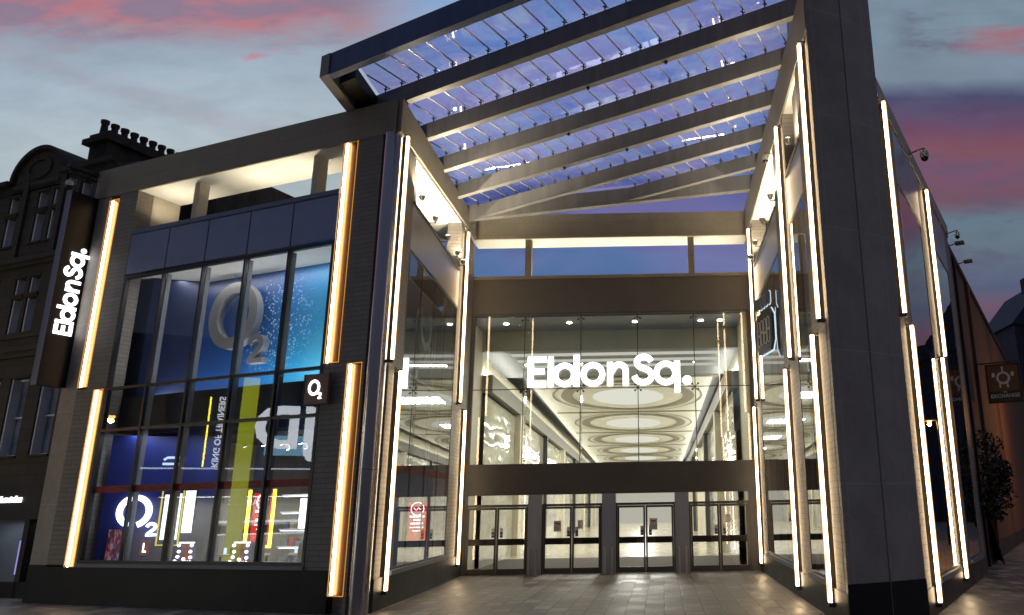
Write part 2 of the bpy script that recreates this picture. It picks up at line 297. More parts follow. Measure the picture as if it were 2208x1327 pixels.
# ------------------------------------------------------------------ mesh builder
class MB:
    def __init__(s): s.bm=bmesh.new()
    def box(s,x0,x1,y0,y1,z0,z1,bev=0):
        vs=[s.bm.verts.new((x,y,z)) for x in (x0,x1) for y in (y0,y1) for z in (z0,z1)]
        f=[(0,1,3,2),(4,6,7,5),(0,4,5,1),(2,3,7,6),(0,2,6,4),(1,5,7,3)]
        fs=[s.bm.faces.new([vs[i] for i in q]) for q in f]
        if bev:
            es=set(e for q in fs for e in q.edges); bmesh.ops.bevel(s.bm,geom=list(es),offset=bev,segments=2,affect='EDGES')
        return s
    def quad(s,*pts): s.bm.faces.new([s.bm.verts.new(q) for q in pts]); return s
    def prism(s,pts,z0,z1):  # plan polygon
        a=[s.bm.verts.new((x,y,z0)) for x,y in pts]; b=[s.bm.verts.new((x,y,z1)) for x,y in pts]; n=len(pts)
        s.bm.faces.new(a[::-1]); s.bm.faces.new(b)
        for i in range(n): s.bm.faces.new((a[i],a[(i+1)%n],b[(i+1)%n],b[i]))
        return s
    def hexa(s,a,b):  # bottom loop, top loop of 3-D points
        A=[s.bm.verts.new(q) for q in a]; B=[s.bm.verts.new(q) for q in b]; n=len(A)
        s.bm.faces.new(A[::-1]); s.bm.faces.new(B)
        for i in range(n): s.bm.faces.new((A[i],A[(i+1)%n],B[(i+1)%n],B[i]))
        return s
    def prismy(s,pts,y0,y1):  # polygon in xz extruded along y
        a=[s.bm.verts.new((x,y0,z)) for x,z in pts]; b=[s.bm.verts.new((x,y1,z)) for x,z in pts]; n=len(pts)
        s.bm.faces.new(a); s.bm.faces.new(b[::-1])
        for i in range(n): s.bm.faces.new((a[i],b[i],b[(i+1)%n],a[(i+1)%n]))
        return s
    def cyl(s,a,b,r0,r1=None,n=16,caps=True):
        a,b=Vector(a),Vector(b); r1=r0 if r1 is None else r1; ax=(b-a).normalized(); q=Vector((0,0,1)) if abs(ax.z)<.9 else Vector((1,0,0))
        e1=ax.cross(q).normalized(); e2=ax.cross(e1); A=[];B=[]
        for i in range(n):
            w=2*PI*i/n; dd=e1*math.cos(w)+e2*math.sin(w); A.append(s.bm.verts.new(a+dd*r0)); B.append(s.bm.verts.new(b+dd*r1))
        for i in range(n): s.bm.faces.new((A[i],B[i],B[(i+1)%n],A[(i+1)%n]))
        if caps: s.bm.faces.new(A); s.bm.faces.new(B[::-1])
        return s
    def lathe(s,c,prof,n=20):  # prof list of (r,z)
        rings=[]
        for r_,z in prof: rings.append([s.bm.verts.new((c[0]+r_*math.cos(2*PI*i/n),c[1]+r_*math.sin(2*PI*i/n),c[2]+z)) for i in range(n)])
        for k in range(len(rings)-1):
            for i in range(n): s.bm.faces.new((rings[k][i],rings[k][(i+1)%n],rings[k+1][(i+1)%n],rings[k+1][i]))
        s.bm.faces.new(rings[0][::-1]); s.bm.faces.new(rings[-1]); return s
    def stroke(s,pts,w,y0,y1,closed=False):  # thick line in xz
        P=[Vector((a,b)) for a,b in pts]; n=len(P); L=[];Rr=[]
        for i in range(n):
            if closed: d=(P[(i+1)%n]-P[i-1])
            else: d=P[min(i+1,n-1)]-P[max(i-1,0)]
            d.normalize(); nn=Vector((-d.y,d.x))*w/2; L.append(P[i]+nn); Rr.append(P[i]-nn)
        mk=lambda q,y: s.bm.verts.new((q.x,y,q.y))
        a=[mk(q,y0) for q in L]; b=[mk(q,y0) for q in Rr]; c=[mk(q,y1) for q in L]; d_=[mk(q,y1) for q in Rr]
        for i in range(n if closed else n-1):
            j=(i+1)%n
            s.bm.faces.new((a[i],a[j],b[j],b[i])); s.bm.faces.new((c[i],d_[i],d_[j],c[j])); s.bm.faces.new((a[i],c[i],c[j],a[j])); s.bm.faces.new((b[i],b[j],d_[j],d_[i]))
        if not closed:
            s.bm.faces.new((a[0],b[0],d_[0],c[0])); s.bm.faces.new((a[-1],c[-1],d_[-1],b[-1]))
        return s
def addmesh(name,bm,m_,smooth=False):
    bmesh.ops.recalc_face_normals(bm,faces=bm.faces[:]); me=D.meshes.new(name); bm.to_mesh(me); bm.free()
    if m_: me.materials.append(m_)
    if smooth:
        for q in me.polygons: q.use_smooth=True
        try: me.set_sharp_from_angle(angle=R(35))
        except Exception: pass
    return me
def tag(o,label,cat,group=None,kind=None):
    if label: o['label']=label
    if cat: o['category']=cat
    if group: o['group']=group
    if kind: o['kind']=kind
    return o
def thing(name,label,cat,frame,group=None):
    o=D.objects.new(name,None); COL.objects.link(o); o.matrix_world=frame; o.empty_display_size=.2; o['_f']=1; del o['_f']
    FR[o.name]=frame.copy(); return tag(o,label,cat,group)
FR={}
def part(name,mb,m_,par,frame=None,smooth=False,label=None):
    me=addmesh(name,mb.bm if isinstance(mb,MB) else mb,m_,smooth); o=D.objects.new(name,me); COL.objects.link(o); o.parent=par
    pf=FR.get(par.name,Matrix()); f=frame if frame is not None else pf
    o.matrix_local=pf.inverted()@f; FR[o.name]=f.copy()
    if label: o['label']=label
    return o
def solo(name,mb,m_,label,cat,frame,group=None,kind=None,smooth=False):
    o=D.objects.new(name,addmesh(name,mb.bm if isinstance(mb,MB) else mb,m_,smooth)); COL.objects.link(o); o.matrix_world=frame; FR[o.name]=frame.copy(); return tag(o,label,cat,group,kind)
def copy_tree(o,par=None):
    c=o.copy(); COL.objects.link(c); FR[c.name]=FR.get(o.name,Matrix()).copy()
    if par: c.parent=par
    for ch in [k for k in D.objects if k.parent==o and k is not c]: copy_tree(ch,c)
    return c
def text_bm(s_,size,ext=.01,off=0.,mirror=False,align='CENTER',bold=.0):
    c=D.curves.new('t','FONT'); c.body=s_; c.size=size; c.extrude=ext; c.offset=bold*size; c.align_x=align; c.align_y='CENTER'; c.resolution_u=3
    o=D.objects.new('t',c); COL.objects.link(o); bpy.context.view_layer.update()
    me=D.meshes.new_from_object(o.evaluated_get(bpy.context.evaluated_depsgraph_get())); D.objects.remove(o); D.curves.remove(c)
    bm=bmesh.new(); bm.from_mesh(me); D.meshes.remove(me)
    for v_ in bm.verts: x,y,z=v_.co; v_.co=((-x if mirror else x),-z,y)
    return bm
def text(name,s_,size,x,y,z,m_,par,frame=None,ext=.008,bold=.02,rot=0,mirror=False,align='CENTER'):
    bm=text_bm(s_,size,ext,0,mirror,align,bold)
    if rot: bmesh.ops.rotate(bm,verts=bm.verts[:],cent=(0,0,0),matrix=Matrix.Rotation(rot,3,'Y'))
    bmesh.ops.translate(bm,verts=bm.verts[:],vec=(x,y,z)); return part(name,bm,m_,par,frame)
def frame(ox,oy,ang,oz=0): return Matrix.Translation((ox,oy,oz))@Matrix.Rotation(ang,4,'Z')
def sub(f,x,y,z,rz=0): return f@Matrix.Translation((x,y,z))@Matrix.Rotation(rz,4,'Z')
ID=Matrix()
F_L=frame(-6.4,16.6,math.atan2(-3.25,8.6))
a_=math.atan2(10,-.5); F_I=frame(-6.05,16.0,a_)
F_R=frame(3.05,12.0,-PI/2-math.atan(.1/14))
F_O=frame(4.55,14.3,math.atan2(6.1,3.2))
F_E=frame(-7,26,0)
def ring(c,ro,ri,y0,y1,n=40,sx=1,sz=1,a0=0,a1=2*PI): 
    full=abs(a1-a0-2*PI)<1e-6; rc_=(ro+ri)/2; pts=[(c[0]+sx*rc_*math.cos(a0+(a1-a0)*i/(n if full else n-1)),c[1]+sz*rc_*math.sin(a0+(a1-a0)*i/(n if full else n-1))) for i in range(n)]
    return pts,ro-ri,full
def smoothpts(P,n=6):
    out=[]
    for i in range(len(P)-1):
        p0=P[max(i-1,0)];p1=P[i];p2=P[i+1];p3=P[min(i+2,len(P)-1)]
        for k in range(n):
            t_=k/n; out.append(tuple(.5*((2*p1[j])+(-p0[j]+p2[j])*t_+(2*p0[j]-5*p1[j]+4*p2[j]-p3[j])*t_*t_+(-p0[j]+3*p1[j]-3*p2[j]+p3[j])*t_**3) for j in (0,1)))
    return out+[P[-1]]
def wordmark(name,m_,par,fr,h,depth=.05):
    "lower-case geometric wordmark; each letter is its own part"
    mk=lambda: MB()
    e=.0015/h
    def fin(b,nm='letter'):
        for v_ in b.bm.verts: v_.co=Vector((v_.co.x*h,v_.co.y*h,v_.co.z*h))
        part(nm,b,m_,par,fr)
    d=depth/h
    b=mk(); b.box(0,.19,-d,0,0,1); b.box(.19,.60,-d,0,.81,1); b.box(.19,.55,-d,0,.42,.60); b.box(.19,.60,-d,0,0,.19); fin(b)
    b=mk(); b.box(.665,.84,-d,0,0,1.0); fin(b)
    b=mk(); q,w_,_=ring((1.21,.385),.395,.215,0,0); b.stroke(q,w_,-d,0,True); b.box(1.505,1.70,-d-e,-e,0,1.03); fin(b)
    b=mk(); q,w_,_=ring((2.135,.385),.40,.215,0,0); b.stroke(q,w_,-d,0,True); fin(b)
    b=mk(); b.box(2.60,2.79,-d-e,-e,0,.78); pts=[(2.72,.44)]+[(2.995+.215*math.cos(PI-PI*i/10),.48+.215*math.sin(PI-PI*i/10)) for i in range(11)][1:]+[(3.21,.0)]; b.stroke(pts,.19,-d,0); fin(b)
    P=[(.62,.79),(.53,.895),(.38,.935),(.22,.885),(.155,.755),(.22,.635),(.37,.56),(.54,.48),(.63,.33),(.57,.17),(.41,.095),(.25,.11),(.13,.19),(.07,.31)]
    b=mk(); b.stroke([(3.42+x,z) for x,z in smoothpts(P)],.19,-d,0); fin(b)
    b=mk(); q,w_,_=ring((4.52,.39),.40,.215,0,0); b.stroke(q,w_,-d,0,True); b.box(4.79,4.985,-d-e,-e,-.24,.78); fin(b)
    b=mk(); b.cyl((5.21,-d,.14),(5.21,0,.14),.15,.15,20); fin(b,'full_stop')
def o2mark(m_,par,fr,h,depth,side=None,gap=False):
    "ring and small figure two; h = ring height"
    b=MB(); q=[(.40*h*math.cos(2*PI*i/44),.5*h+.43*h*math.sin(2*PI*i/44)) for i in range(44)]
    if gap: 
        q1=[(.40*h*math.cos(a),.5*h+.43*h*math.sin(a)) for a in [R(105)+R(150)*i/20 for i in range(21)]]; b.stroke(q1,.17*h,-depth,0)
        q2=[(.40*h*math.cos(a),.5*h+.43*h*math.sin(a)) for a in [R(-72)+R(160)*i/20 for i in range(21)]]; b.stroke(q2,.17*h,-depth,0)
    else: b.stroke(q,.17*h,-depth,0,True)
    part('ring_letter',b,m_,par,fr)
    P=[(.40,.02),(.45,.09),(.54,.12),(.63,.06),(.62,-.03),(.55,-.10),(.44,-.20)]
    b=MB(); b.stroke([(x*h,z*h) for x,z in smoothpts(P,4)]+[(.44*h,-.20*h)],.085*h,-depth-.002,-.002); b.box(.395*h,.68*h,-depth,0,-.265*h,-.19*h); part('figure_two',b,m_,par,fr)

# ================================================================== SETTING
g=MB(); g.quad((-400,-400,0),(400,-400,0),(400,900,0),(-400,900,0)); gnd=solo('ground',g,M['paving'],None,None,ID,kind='structure')

# ------------------------------------------------------------------ building kit
def window(par,fr,x0,x1,z0,z1,mull,trans,mg,mf,name='shop_window',mw=.055,fin=.12,fw_=.08,finm=None,gy=.06):
    flat=(gy<.03); yo=.022 if flat else 0.
    b=MB(); 
    b.box(x0,x1,.0,.10,z0,z0+fw_); b.box(x0,x1,.0,.10,z1-fw_,z1); b.box(x0,x0+fw_,0,.10,z0+fw_,z1-fw_); b.box(x1-fw_,x1,0,.10,z0+fw_,z1-fw_)
    w_=part(name,b,mf,par,fr)
    for z in trans:
        c=MB(); c.box(x0+fw_,x1-fw_,-.005+yo,.095,z-.035,z+.035); part('transom',c,mf,w_,fr)
    for x in mull:
        c=MB(); c.box(x-mw/2,x+mw/2,-.02+2*yo,.06,z0+fw_,z1-fw_); part('mullion',c,mf,w_,fr)
        if fin:
            c=MB(); c.box(x-mw/2+.01,x+mw/2-.01,.10,.10+fin,z0+fw_,z1-fw_); part('mullion_fin',c,finm or M['fin'],w_,fr)
    g0=fw_-.004 if flat else .02
    c=MB(); c.quad((x0+g0,gy,z0+g0),(x1-g0,gy,z0+g0),(x1-g0,gy,z1-g0),(x0+g0,gy,z1-g0)); part('glass_pane',c,mg,w_,fr)
    return w_
def flush(par,name,m_,fr,*boxes):
    b=MB()
    for q in boxes: b.box(*q)
    return part(name,b,m_,par,fr)

# ================================================================== LEFT SHOP BLOCK
LB=thing('shop_building','two storey stone shop block with big corner windows beside the arcade entrance','building',F_L)
# --- street facade (frame F_L, x to the right, y into the building)
flush(LB,'plinth',M['granite'],F_L,(-10.25,-9.58,.0,.4,0,.9),(-9.58,-.62,-.02,.4,0,.86))
flush(LB,'window_sill',M['fin'],F_L,(-8.47,-1.30,-.06,.12,.862,.94))
# piers of narrow tiles, with the light channels cut out of them
flush(LB,'tiled_pier',M['tile'],F_L,(-1.30,-.62,0,.45,.86,5.27),(-.87,-.13,0,.45,5.27,10.75),(-1.30,-.87,.16,.45,5.27,10.75),(-.62,-.13,.16,.45,.0,5.27),(-.205,-.13,.0,.16,.0,5.27))
flush(LB,'tiled_pier',M['tile'],F_L,(-9.58,-8.90,0,.45,.9,5.27),(-8.55,-8.47,0,.45,.9,5.27),(-8.90,-8.55,.16,.45,.0,5.27),(-9.20,-8.47,0,.45,5.27,10.75),(-9.58,-9.20,.16,.45,5.27,10.75))
flush(LB,'stone_strip',M['tower'],F_L,(-10.25,-9.58,.02,.5,.9,10.9))
flush(LB,'end_wall',M['tower'],F_L,(-10.25,-10.0,.5,9.,0,10.7))
window(LB,F_L,-8.45,-1.32,.94,8.26,[-2.71,-4.12,-5.56,-6.98],[4.15,5.22],M['glass'],M['frame'])
XX=[-8.47,-6.98,-5.56,-4.12,-2.71,-1.30]
for a_x,b_x in zip(XX,XX[1:]): part('spandrel_panel',MB().box(a_x+.012,b_x-.012,.0,.05,8.31,9.43,.008),M['satin'],LB,F_L)
flush(LB,'panel_backing',M['frame'],F_L,(-8.47,-1.30,.055,.12,8.30,9.44))
flush(LB,'parapet_cap',M['panel'],F_L,(-8.47,-1.30,-.03,.5,9.442,9.56))
# open roof terrace above
b=MB(); b.prism([(-9.9,.5),(-.7,.5),(-4.5,9.),(-9.9,9.)],9.2,9.40); part('roof_deck',b,M['fin'],LB,F_L)
flush(LB,'terrace_jamb',M['cream'],F_L,(-8.60,-8.47,.02,1.25,9.56,10.75))
flush(LB,'terrace_post',M['cream'],F_L,(-6.62,-6.44,.25,.55,9.56,10.75))
flush(LB,'terrace_post',M['cream'],F_L,(-2.50,-2.32,.25,.55,9.56,10.75))
flush(LB,'terrace_soffit',M['white'],F_L,(-8.47,-1.30,.03,1.25,10.755,10.80))
b=MB(); b.prism([(-10.25,-.02),(.245,-.02),(-.30,1.22),(-10.25,1.35)],10.80,11.62); part('coping',b,M['coping'],LB,F_L)
flush(LB,'coping_lip',M['coping'],F_L,(-10.25,.235,-.02,.03,10.75,10.80))
# --- side facing the entrance (frame F_I, x runs away from the street)
flush(LB,'plinth',M['granite'],F_I,(.95,9.95,-.02,.4,0,.66))
flush(LB,'window_sill',M['fin'],F_I,(2.0,7.62,-.07,.12,.662,.76))
flush(LB,'tiled_pier',M['tile'],F_I,(.80,.95,.15,.45,0,10.75),(.95,1.98,0,.45,5.27,10.75),(.95,1.38,0,.45,0,5.27),(1.66,1.98,0,.45,.66,5.27))
flush(LB,'tiled_pier',M['tile'],F_I,(7.62,8.05,0,.45,.66,11.2),(8.42,9.95,0,.45,5.27,11.2),(8.42,8.86,0,.45,.66,5.27),(9.22,9.95,0,.45,.66,5.27),(8.05,8.42,0,.45,.66,5.27))
window(LB,F_I,2.0,7.6,.76,8.32,[3.4,4.8,6.2],[4.2,5.3],M['glassw'],M['frame'],mw=.04,fin=.0,gy=.012,fw_=.05)
flush(LB,'spandrel_panel',M['steel'],F_I,(1.98,7.62,.0,.12,8.34,9.52))
flush(LB,'parapet_cap',M['frame'],F_I,(1.98,7.62,-.03,.4,9.522,9.60))
flush(LB,'terrace_post',M['cream'],F_I,(2.9,3.08,.25,.6,9.60,10.80))
b=MB(); b.prismy([(1.98,10.755),(9.9,11.35),(9.9,11.42),(1.98,10.82)],.02,1.5); part('terrace_soffit',b,M['white'],LB,F_I)
b=MB(); b.hexa([(.47,-.03,10.75),(9.95,-.03,11.46),(9.95,1.5,11.46),(1.45,1.5,10.83)],[(.47,-.03,11.624),(9.95,-.03,12.06),(9.95,1.5,12.06),(1.45,1.5,11.67)]); part('coping',b,M['coping'],LB,F_I)
# rounded metal corner
b=MB(); c0=Vector((-6.285,16.71)); b.cyl((c0.x,c0.y,0),(c0.x,c0.y,10.78),.20,.20,48); part('corner_column',b,M['column'],LB,ID,smooth=True)
b=MB(); b.cyl((c0.x,c0.y,2.9),(c0.x,c0.y,2.91),.203,.203,48); part('column_joint',b,M['frame'],LB,ID,smooth=True)
# interior shell
def room(name,m_,z0,z1,yb=8.5,xa=-9.4,xo=-.45,y0=.46,lab=None):
    b=MB(); b.prism([(xa,y0),(xo-.436*y0,y0),(xo-.436*yb,yb),(xa,yb)],z0,z1); return part(name,b,m_,LB,F_L)
room('floor_slab',M['dark'],4.22,5.05); room('shop_floor',M['floorin'],.02,.06); room('upper_ceiling',M['white'],8.36,8.42)
flush(LB,'back_wall',M['grey'],F_L,(-9.4,-4.2,8.5,8.6,0,8.36))
b=MB(); b.prism([(-7.2,1.52),(-8.2,.62),(-8.8,.62),(-8.8,.72),(-8.25,.72),(-7.24,1.62)],5.06,8.35); part('upper_wall',b,M['navy'],LB,F_L)
mu=flush(LB,'mural_wall',M['mural'],F_L,(-7.2,-1.6,1.5,1.56,5.06,8.35)); mu['label']='blue mural of rising bubbles on the upper shop wall'
flush(LB,'display_wall',M['blue'],F_L,(-9.3,-5.9,1.45,1.5,.5,4.2)); part('angled_display_wall',MB().box(-.75,.75,.0,.05,-.9,2.3),M['blue'],LB,sub(F_L,-7.78,.80,1.75,R(42)))
flush(LB,'display_wall',M['grey'],F_L,(-5.5,-4.9,2.2,2.26,.5,4.2))
flush(LB,'track_ceiling',M['dark'],F_L,(-5.5,-3.4,.5,6.5,3.9,4.0),(-3.4,-1.4,.5,2.2,3.9,4.0))
for i in range(9):
    b=MB(); b.cyl((0,0,0),(0,.05,-.12),.05,.06,10); x=-5.3+.62*(i%5)+.2*(i//5); y=1.6+1.2*(i//5)
    tr=part('track_spot',b,M['frame2'],LB,sub(F_L,x,y,3.85)); b=MB(); b.cyl((0,.052,-.122),(0,.056,-.13),.045,.045,10); part('spot_lens',b,M['flood'] if i%2 else M['whitelit'],tr,sub(F_L,x,y,3.85))
def area(name,fr,sx,sy,e,c,par=None,down=True):
    l=D.lights.new(name,'AREA'); l.shape='RECTANGLE'; l.size=sx; l.size_y=sy; l.energy=e; l.color=c
    o=D.objects.new(name,l); COL.objects.link(o); f=fr@(Matrix() if down else Matrix.Rotation(PI,4,'X'))
    if par is not None: o.parent=par; o.matrix_local=FR[par.name].inverted()@f
    else: o.matrix_world=f
    return o
def point(name,fr,e,c,rad=.05,par=None,spot=None):
    l=D.lights.new(name,'SPOT' if spot else 'POINT'); l.energy=e; l.color=c; l.shadow_soft_size=rad
    if spot: l.spot_size=R(spot); l.spot_blend=.6
    o=D.objects.new(name,l); COL.objects.link(o)
    if par is not None: o.parent=par; o.matrix_local=FR[par.name].inverted()@fr
    else: o.matrix_world=fr
    return o
area('ceiling_light',sub(F_L,-5.,1.0,8.33),5.5,.25,60,(1,.95,.85),LB)
area('ceiling_light',sub(F_L,-6.,5.,8.33),3,2.,60,(1,.95,.85),LB)
area('ceiling_light',sub(F_L,-5.,4.,3.85),3.4,3.,260,(.95,.97,1),LB)
area('added_fill_light',sub(F_L,-5.,1.0,5.12),6.5,.3,75,(1,.96,.88),LB,down=False)  # added light out of view, brightens the upper ceiling and mural
area('ceiling_light',sub(F_L,-6.8,.6,4.1),3.0,.15,26,(.8,.88,1),LB)

# ================================================================== ENTRANCE
EN=thing('arcade_entrance','glazed arcade entrance wall between the two stone wings with four pairs of doors','building',F_E)
flush(EN,'upper_panel',M['bronze2'],F_E,(.28,10.2,0,.3,8.70,9.94))
flush(EN,'parapet_cap',M['coping'],F_E,(.28,10.2,-.03,.5,9.942,10.05))
flush(EN,'upper_beam',M['coping'],F_E,(.30,10.2,-.02,1.0,11.50,12.37),(.30,10.2,-.02,.03,11.46,11.50))
flush(EN,'beam_soffit',M['white'],F_E,(.30,10.2,.032,1.0,11.455,11.499))
for x in (2.22,8.06): flush(EN,'roof_post',M['coping'],F_E,(x,x+.22,.1,.34,10.05,11.453))
flush(EN,'lower_panel',M['bronze'],F_E,(.30,10.2,-.02,.3,2.50,3.44))
flush(EN,'side_jamb',M['bronze'],F_E,(.0,.52,-.01,.3,0,2.50),(.0,.50,0,.3,3.44,8.70)); flush(EN,'side_jamb',M['bronze'],F_E,(9.84,10.25,-.01,.3,0,2.50),(10.12,10.25,0,.3,3.44,8.70))
gw=window(EN,F_E,.50,10.12,3.44,8.70,[],[],M['glassE'],M['bronze'],name='glass_screen',fin=0,fw_=.07)
for x in (2.30,4.25,6.22,8.18):
    b=MB(); b.box(x-.012,x+.012,.03,.05,3.5,8.64); part('glass_joint',b,M['blackm'],gw,F_E)
    b=MB(); b.box(x-.012,x+.012,.30,.62,3.6,8.6); part('glass_fin',b,M['glassbox'],gw,F_E)
    for z in (6.02,8.55):
        b=MB()
        for sx in (-1,1):
            for sz in ((-1,1) if z<7 else (-1,)): b.cyl((x,.12,z),(x+sx*.10,.07,z+sz*.10),.012,.012,6); b.cyl((x+sx*.10,.045,z+sz*.10),(x+sx*.10,.075,z+sz*.10),.035,.035,10)
        part('glass_clamp',b,M['frame'],gw,F_E)
b=MB(); b.box(.57,10.05,.03,.05,6.005,6.03); part('glass_joint',b,M['blackm'],gw,F_E)
for x0,x1 in ((2.58,3.03),(5.0,5.45),(7.39,7.85)): flush(EN,'door_pier',M['pier'],F_E,(x0,x1,-.06,.3,0,2.499))
LX=[(.52,2.58),(3.03,5.0),(5.45,7.39),(7.85,9.84)]
def doorpair(x0,x1,first):
    fr=F_E; b=MB(); b.box(x0,x1,.02,.14,2.12,2.20); b.box(x0,x0+.05,.02,.14,0,2.12); b.box(x1-.05,x1,.02,.14,0,2.12); df=part('door_frame',b,M['frame2'],EN,fr)
    b=MB(); b.quad((x0,.08,2.22),(x1,.08,2.22),(x1,.08,2.5),(x0,.08,2.5)); part('transom_light',b,M['glassbox'],df,fr)
    mx=(x0+x1)/2
    for (a,c,s_) in ((x0+.055,mx-.008,1),(mx+.008,x1-.055,-1)):
        b=MB(); b.box(a,c,.04,.10,.02,.19); b.box(a,c,.04,.10,2.04,2.11); b.box(a,a+.06,.04,.10,.19,2.04); b.box(c-.06,c,.04,.10,.19,2.04)
        dl=part('door_leaf',b,M['frame2'],EN,fr)
        b=MB(); b.quad((a+.055,.07,.185),(c-.055,.07,.185),(c-.055,.07,2.045),(a+.055,.07,2.045)); part('door_glass',b,M['glassbox'],dl,fr)
        b=MB(); b.box(a+.061,c-.061,.055,.062,.92,1.12); part('safety_band',b,M['black'],dl,fr)
        b=MB()
        for k in range(3): 
            xx=(c-.3 if s_>0 else a+.1)+.07*k; b.stroke([(xx,.935),(xx+.07,1.02),(xx,1.105)],.012,.048,.053)
        part('band_chevron',b,M['brown'],dl,fr)
        hx=(c-.16 if s_>0 else a+.10); b=MB(); b.box(hx,hx+.1,.050,.056,1.16,1.46); n_=part('blue_notice',b,M['paper'],dl,fr); b=MB(); b.cyl((hx+.05,.044,1.30),(hx+.05,.049,1.30),.042,.042,14); b.box(hx+.01,hx+.09,.044,.049,1.17,1.23); part('notice_symbol',b,M['bluesign'],n_,fr)
    return df
for i,(x0,x1) in enumerate(LX): doorpair(x0,x1,i==0)
for x,z,w_,h_ in ((3.42,1.32,.24,.34),(4.2,1.4,.17,.27),(6.55,1.33,.26,.36),(9.05,1.52,.16,.26)):
    s_=solo('door_notice',MB().box(0,w_,-.004,0,0,h_),M['paper'],None,'notice',sub(F_E,x,.045,z))
    tag(s_,{3.42:'white paper notice with red heading on the second pair of doors',4.2:'small grey notice taped to the right leaf of the second doors',6.55:'white notice with red heading on the third pair of doors',9.05:'dark notice high on the right leaf of the fourth doors'}[x],'notice')
    if w_>.2: part('notice_heading',MB().box(.05,w_-.05,-.008,-.005,h_*.68,h_*.82),M['redp'],s_,FR[s_.name]); part('notice_lines',MB().box(.04,w_-.04,-.007,-.005,.05,.06).box(.04,w_-.06,-.007,-.005,.09,.10).box(.04,w_-.05,-.007,-.005,.13,.14),M['fin'],s_,FR[s_.name])
# guard posts in front of the door piers
gp=None
gl_lab=['steel guard post left of the first door pier','steel guard post right of the first door pier','steel guard post left of the middle door pier','steel guard post right of the middle door pier','steel guard post left of the last door pier','steel guard post right of the last door pier']
for i,x in enumerate((2.66,2.88,5.10,5.33,7.50,7.72)):
    f=sub(F_E,x,-.20,0)
    if gp is None:
        gp=thing('guard_post',gl_lab[0],'guard post',f,'steel guard posts at the doors'); b=MB(); b.cyl((0,0,0),(0,0,.80),.028,.028,14); b.lathe((0,0,.80),[(.028,0),(.024,.015),(.01,.026)],14); part('post',b,M['steel'],gp,smooth=True)
        b=MB(); b.cyl((0,0,0),(0,0,.015),.055,.055,16); part('base_plate',b,M['steel'],gp)
    else:
        c=copy_tree(gp); c.matrix_world=f; c['label']=gl_lab[i]
# mall interior
xl,xr=-6.75,2.95
flush(EN,'mall_floor',M['floorin'],ID,(xl-3,xr+1,34.,115,.012,.03)); flush(EN,'entrance_mat',M['mat'],ID,(xl-2,xr+1,26.15,34.,.012,.028))
flush(EN,'lobby_ceiling',M['fin'],ID,(xl,xr,26.3,28.5,8.62,8.70)); flush(EN,'lobby_bulkhead',M['olive'],ID,(xl,xr,28.5,28.7,7.85,8.70))
flush(EN,'dark_ceiling',M['fin'],ID,(xl-1,xr+1,28.7,34.4,7.84,7.92)); flush(EN,'hall_roof',M['fin'],ID,(xl-3,xr+1,26.3,112,8.8,8.9))
for y in (28.95,30.2,31.45):
    part('light_trough',MB().box(-5.75,2.38,y,y+.42,7.80,7.835),M['trough'],EN,ID)
for x in (-5.6,-3.3,-.9,1.5,2.2):
    part('downlight',MB().cyl((x,27.2,8.60),(x,27.2,8.617),.09,.09,16),M['downl'],EN,ID); point('downlight_lamp',Matrix.Translation((x,27.3,8.5)),35,(1,.9,.7),.05,EN,100)
b=MB(); b.quad((-6.2,34.4,7.84),(2.4,34.4,7.84),(2.7,112,7.84),(-8.9,112,7.84)); part('mall_ceiling',b,M['ceil'],EN,ID)
Y0=34.6
for k in range(6):
    y0=34.6+13*k; yc=y0+6.5; cx=-1.75-.012*(yc-40)*1.2; hw=4.05+.008*(yc-40)
    b=MB()
    def oval(rx,ry,w_): 
        q=[(cx+rx*math.cos(2*PI*i/64),yc+ry*math.sin(2*PI*i/64)) for i in range(64)]
        n=64; A=[];B=[]
        for i in range(n):
            d=Vector((q[(i+1)%n][0]-q[i-1][0],q[(i+1)%n][1]-q[i-1][1])).normalized(); nn=Vector((-d.y,d.x))*w_/2
            A.append(b.bm.verts.new((q[i][0]+nn.x,q[i][1]+nn.y,7.80))); B.append(b.bm.verts.new((q[i][0]-nn.x,q[i][1]-nn.y,7.80)))
        for i in range(n): b.bm.faces.new((A[i],A[(i+1)%n],B[(i+1)%n],B[i]))
    oval(hw*.97,6.2,.12); oval(hw*.80,5.2,.6); 
    b.box(cx-hw-.3,cx+hw+.3,y0-.16,y0+.16,7.79,7.82)
    part('ceiling_rings',b,M['ceilring'],EN,ID)
    q=[(cx+1.9*math.cos(2*PI*i/48),yc+2.9*math.sin(2*PI*i/48)) for i in range(48)]; d=MB(); d.prism(q,7.79,7.83); part('ceiling_disc',d,M['softlit'],EN,ID)
    area('ceiling_lamp',Matrix.Translation((cx,yc,7.75)),2.4,2.4,900,(1,.97,.91),EN)
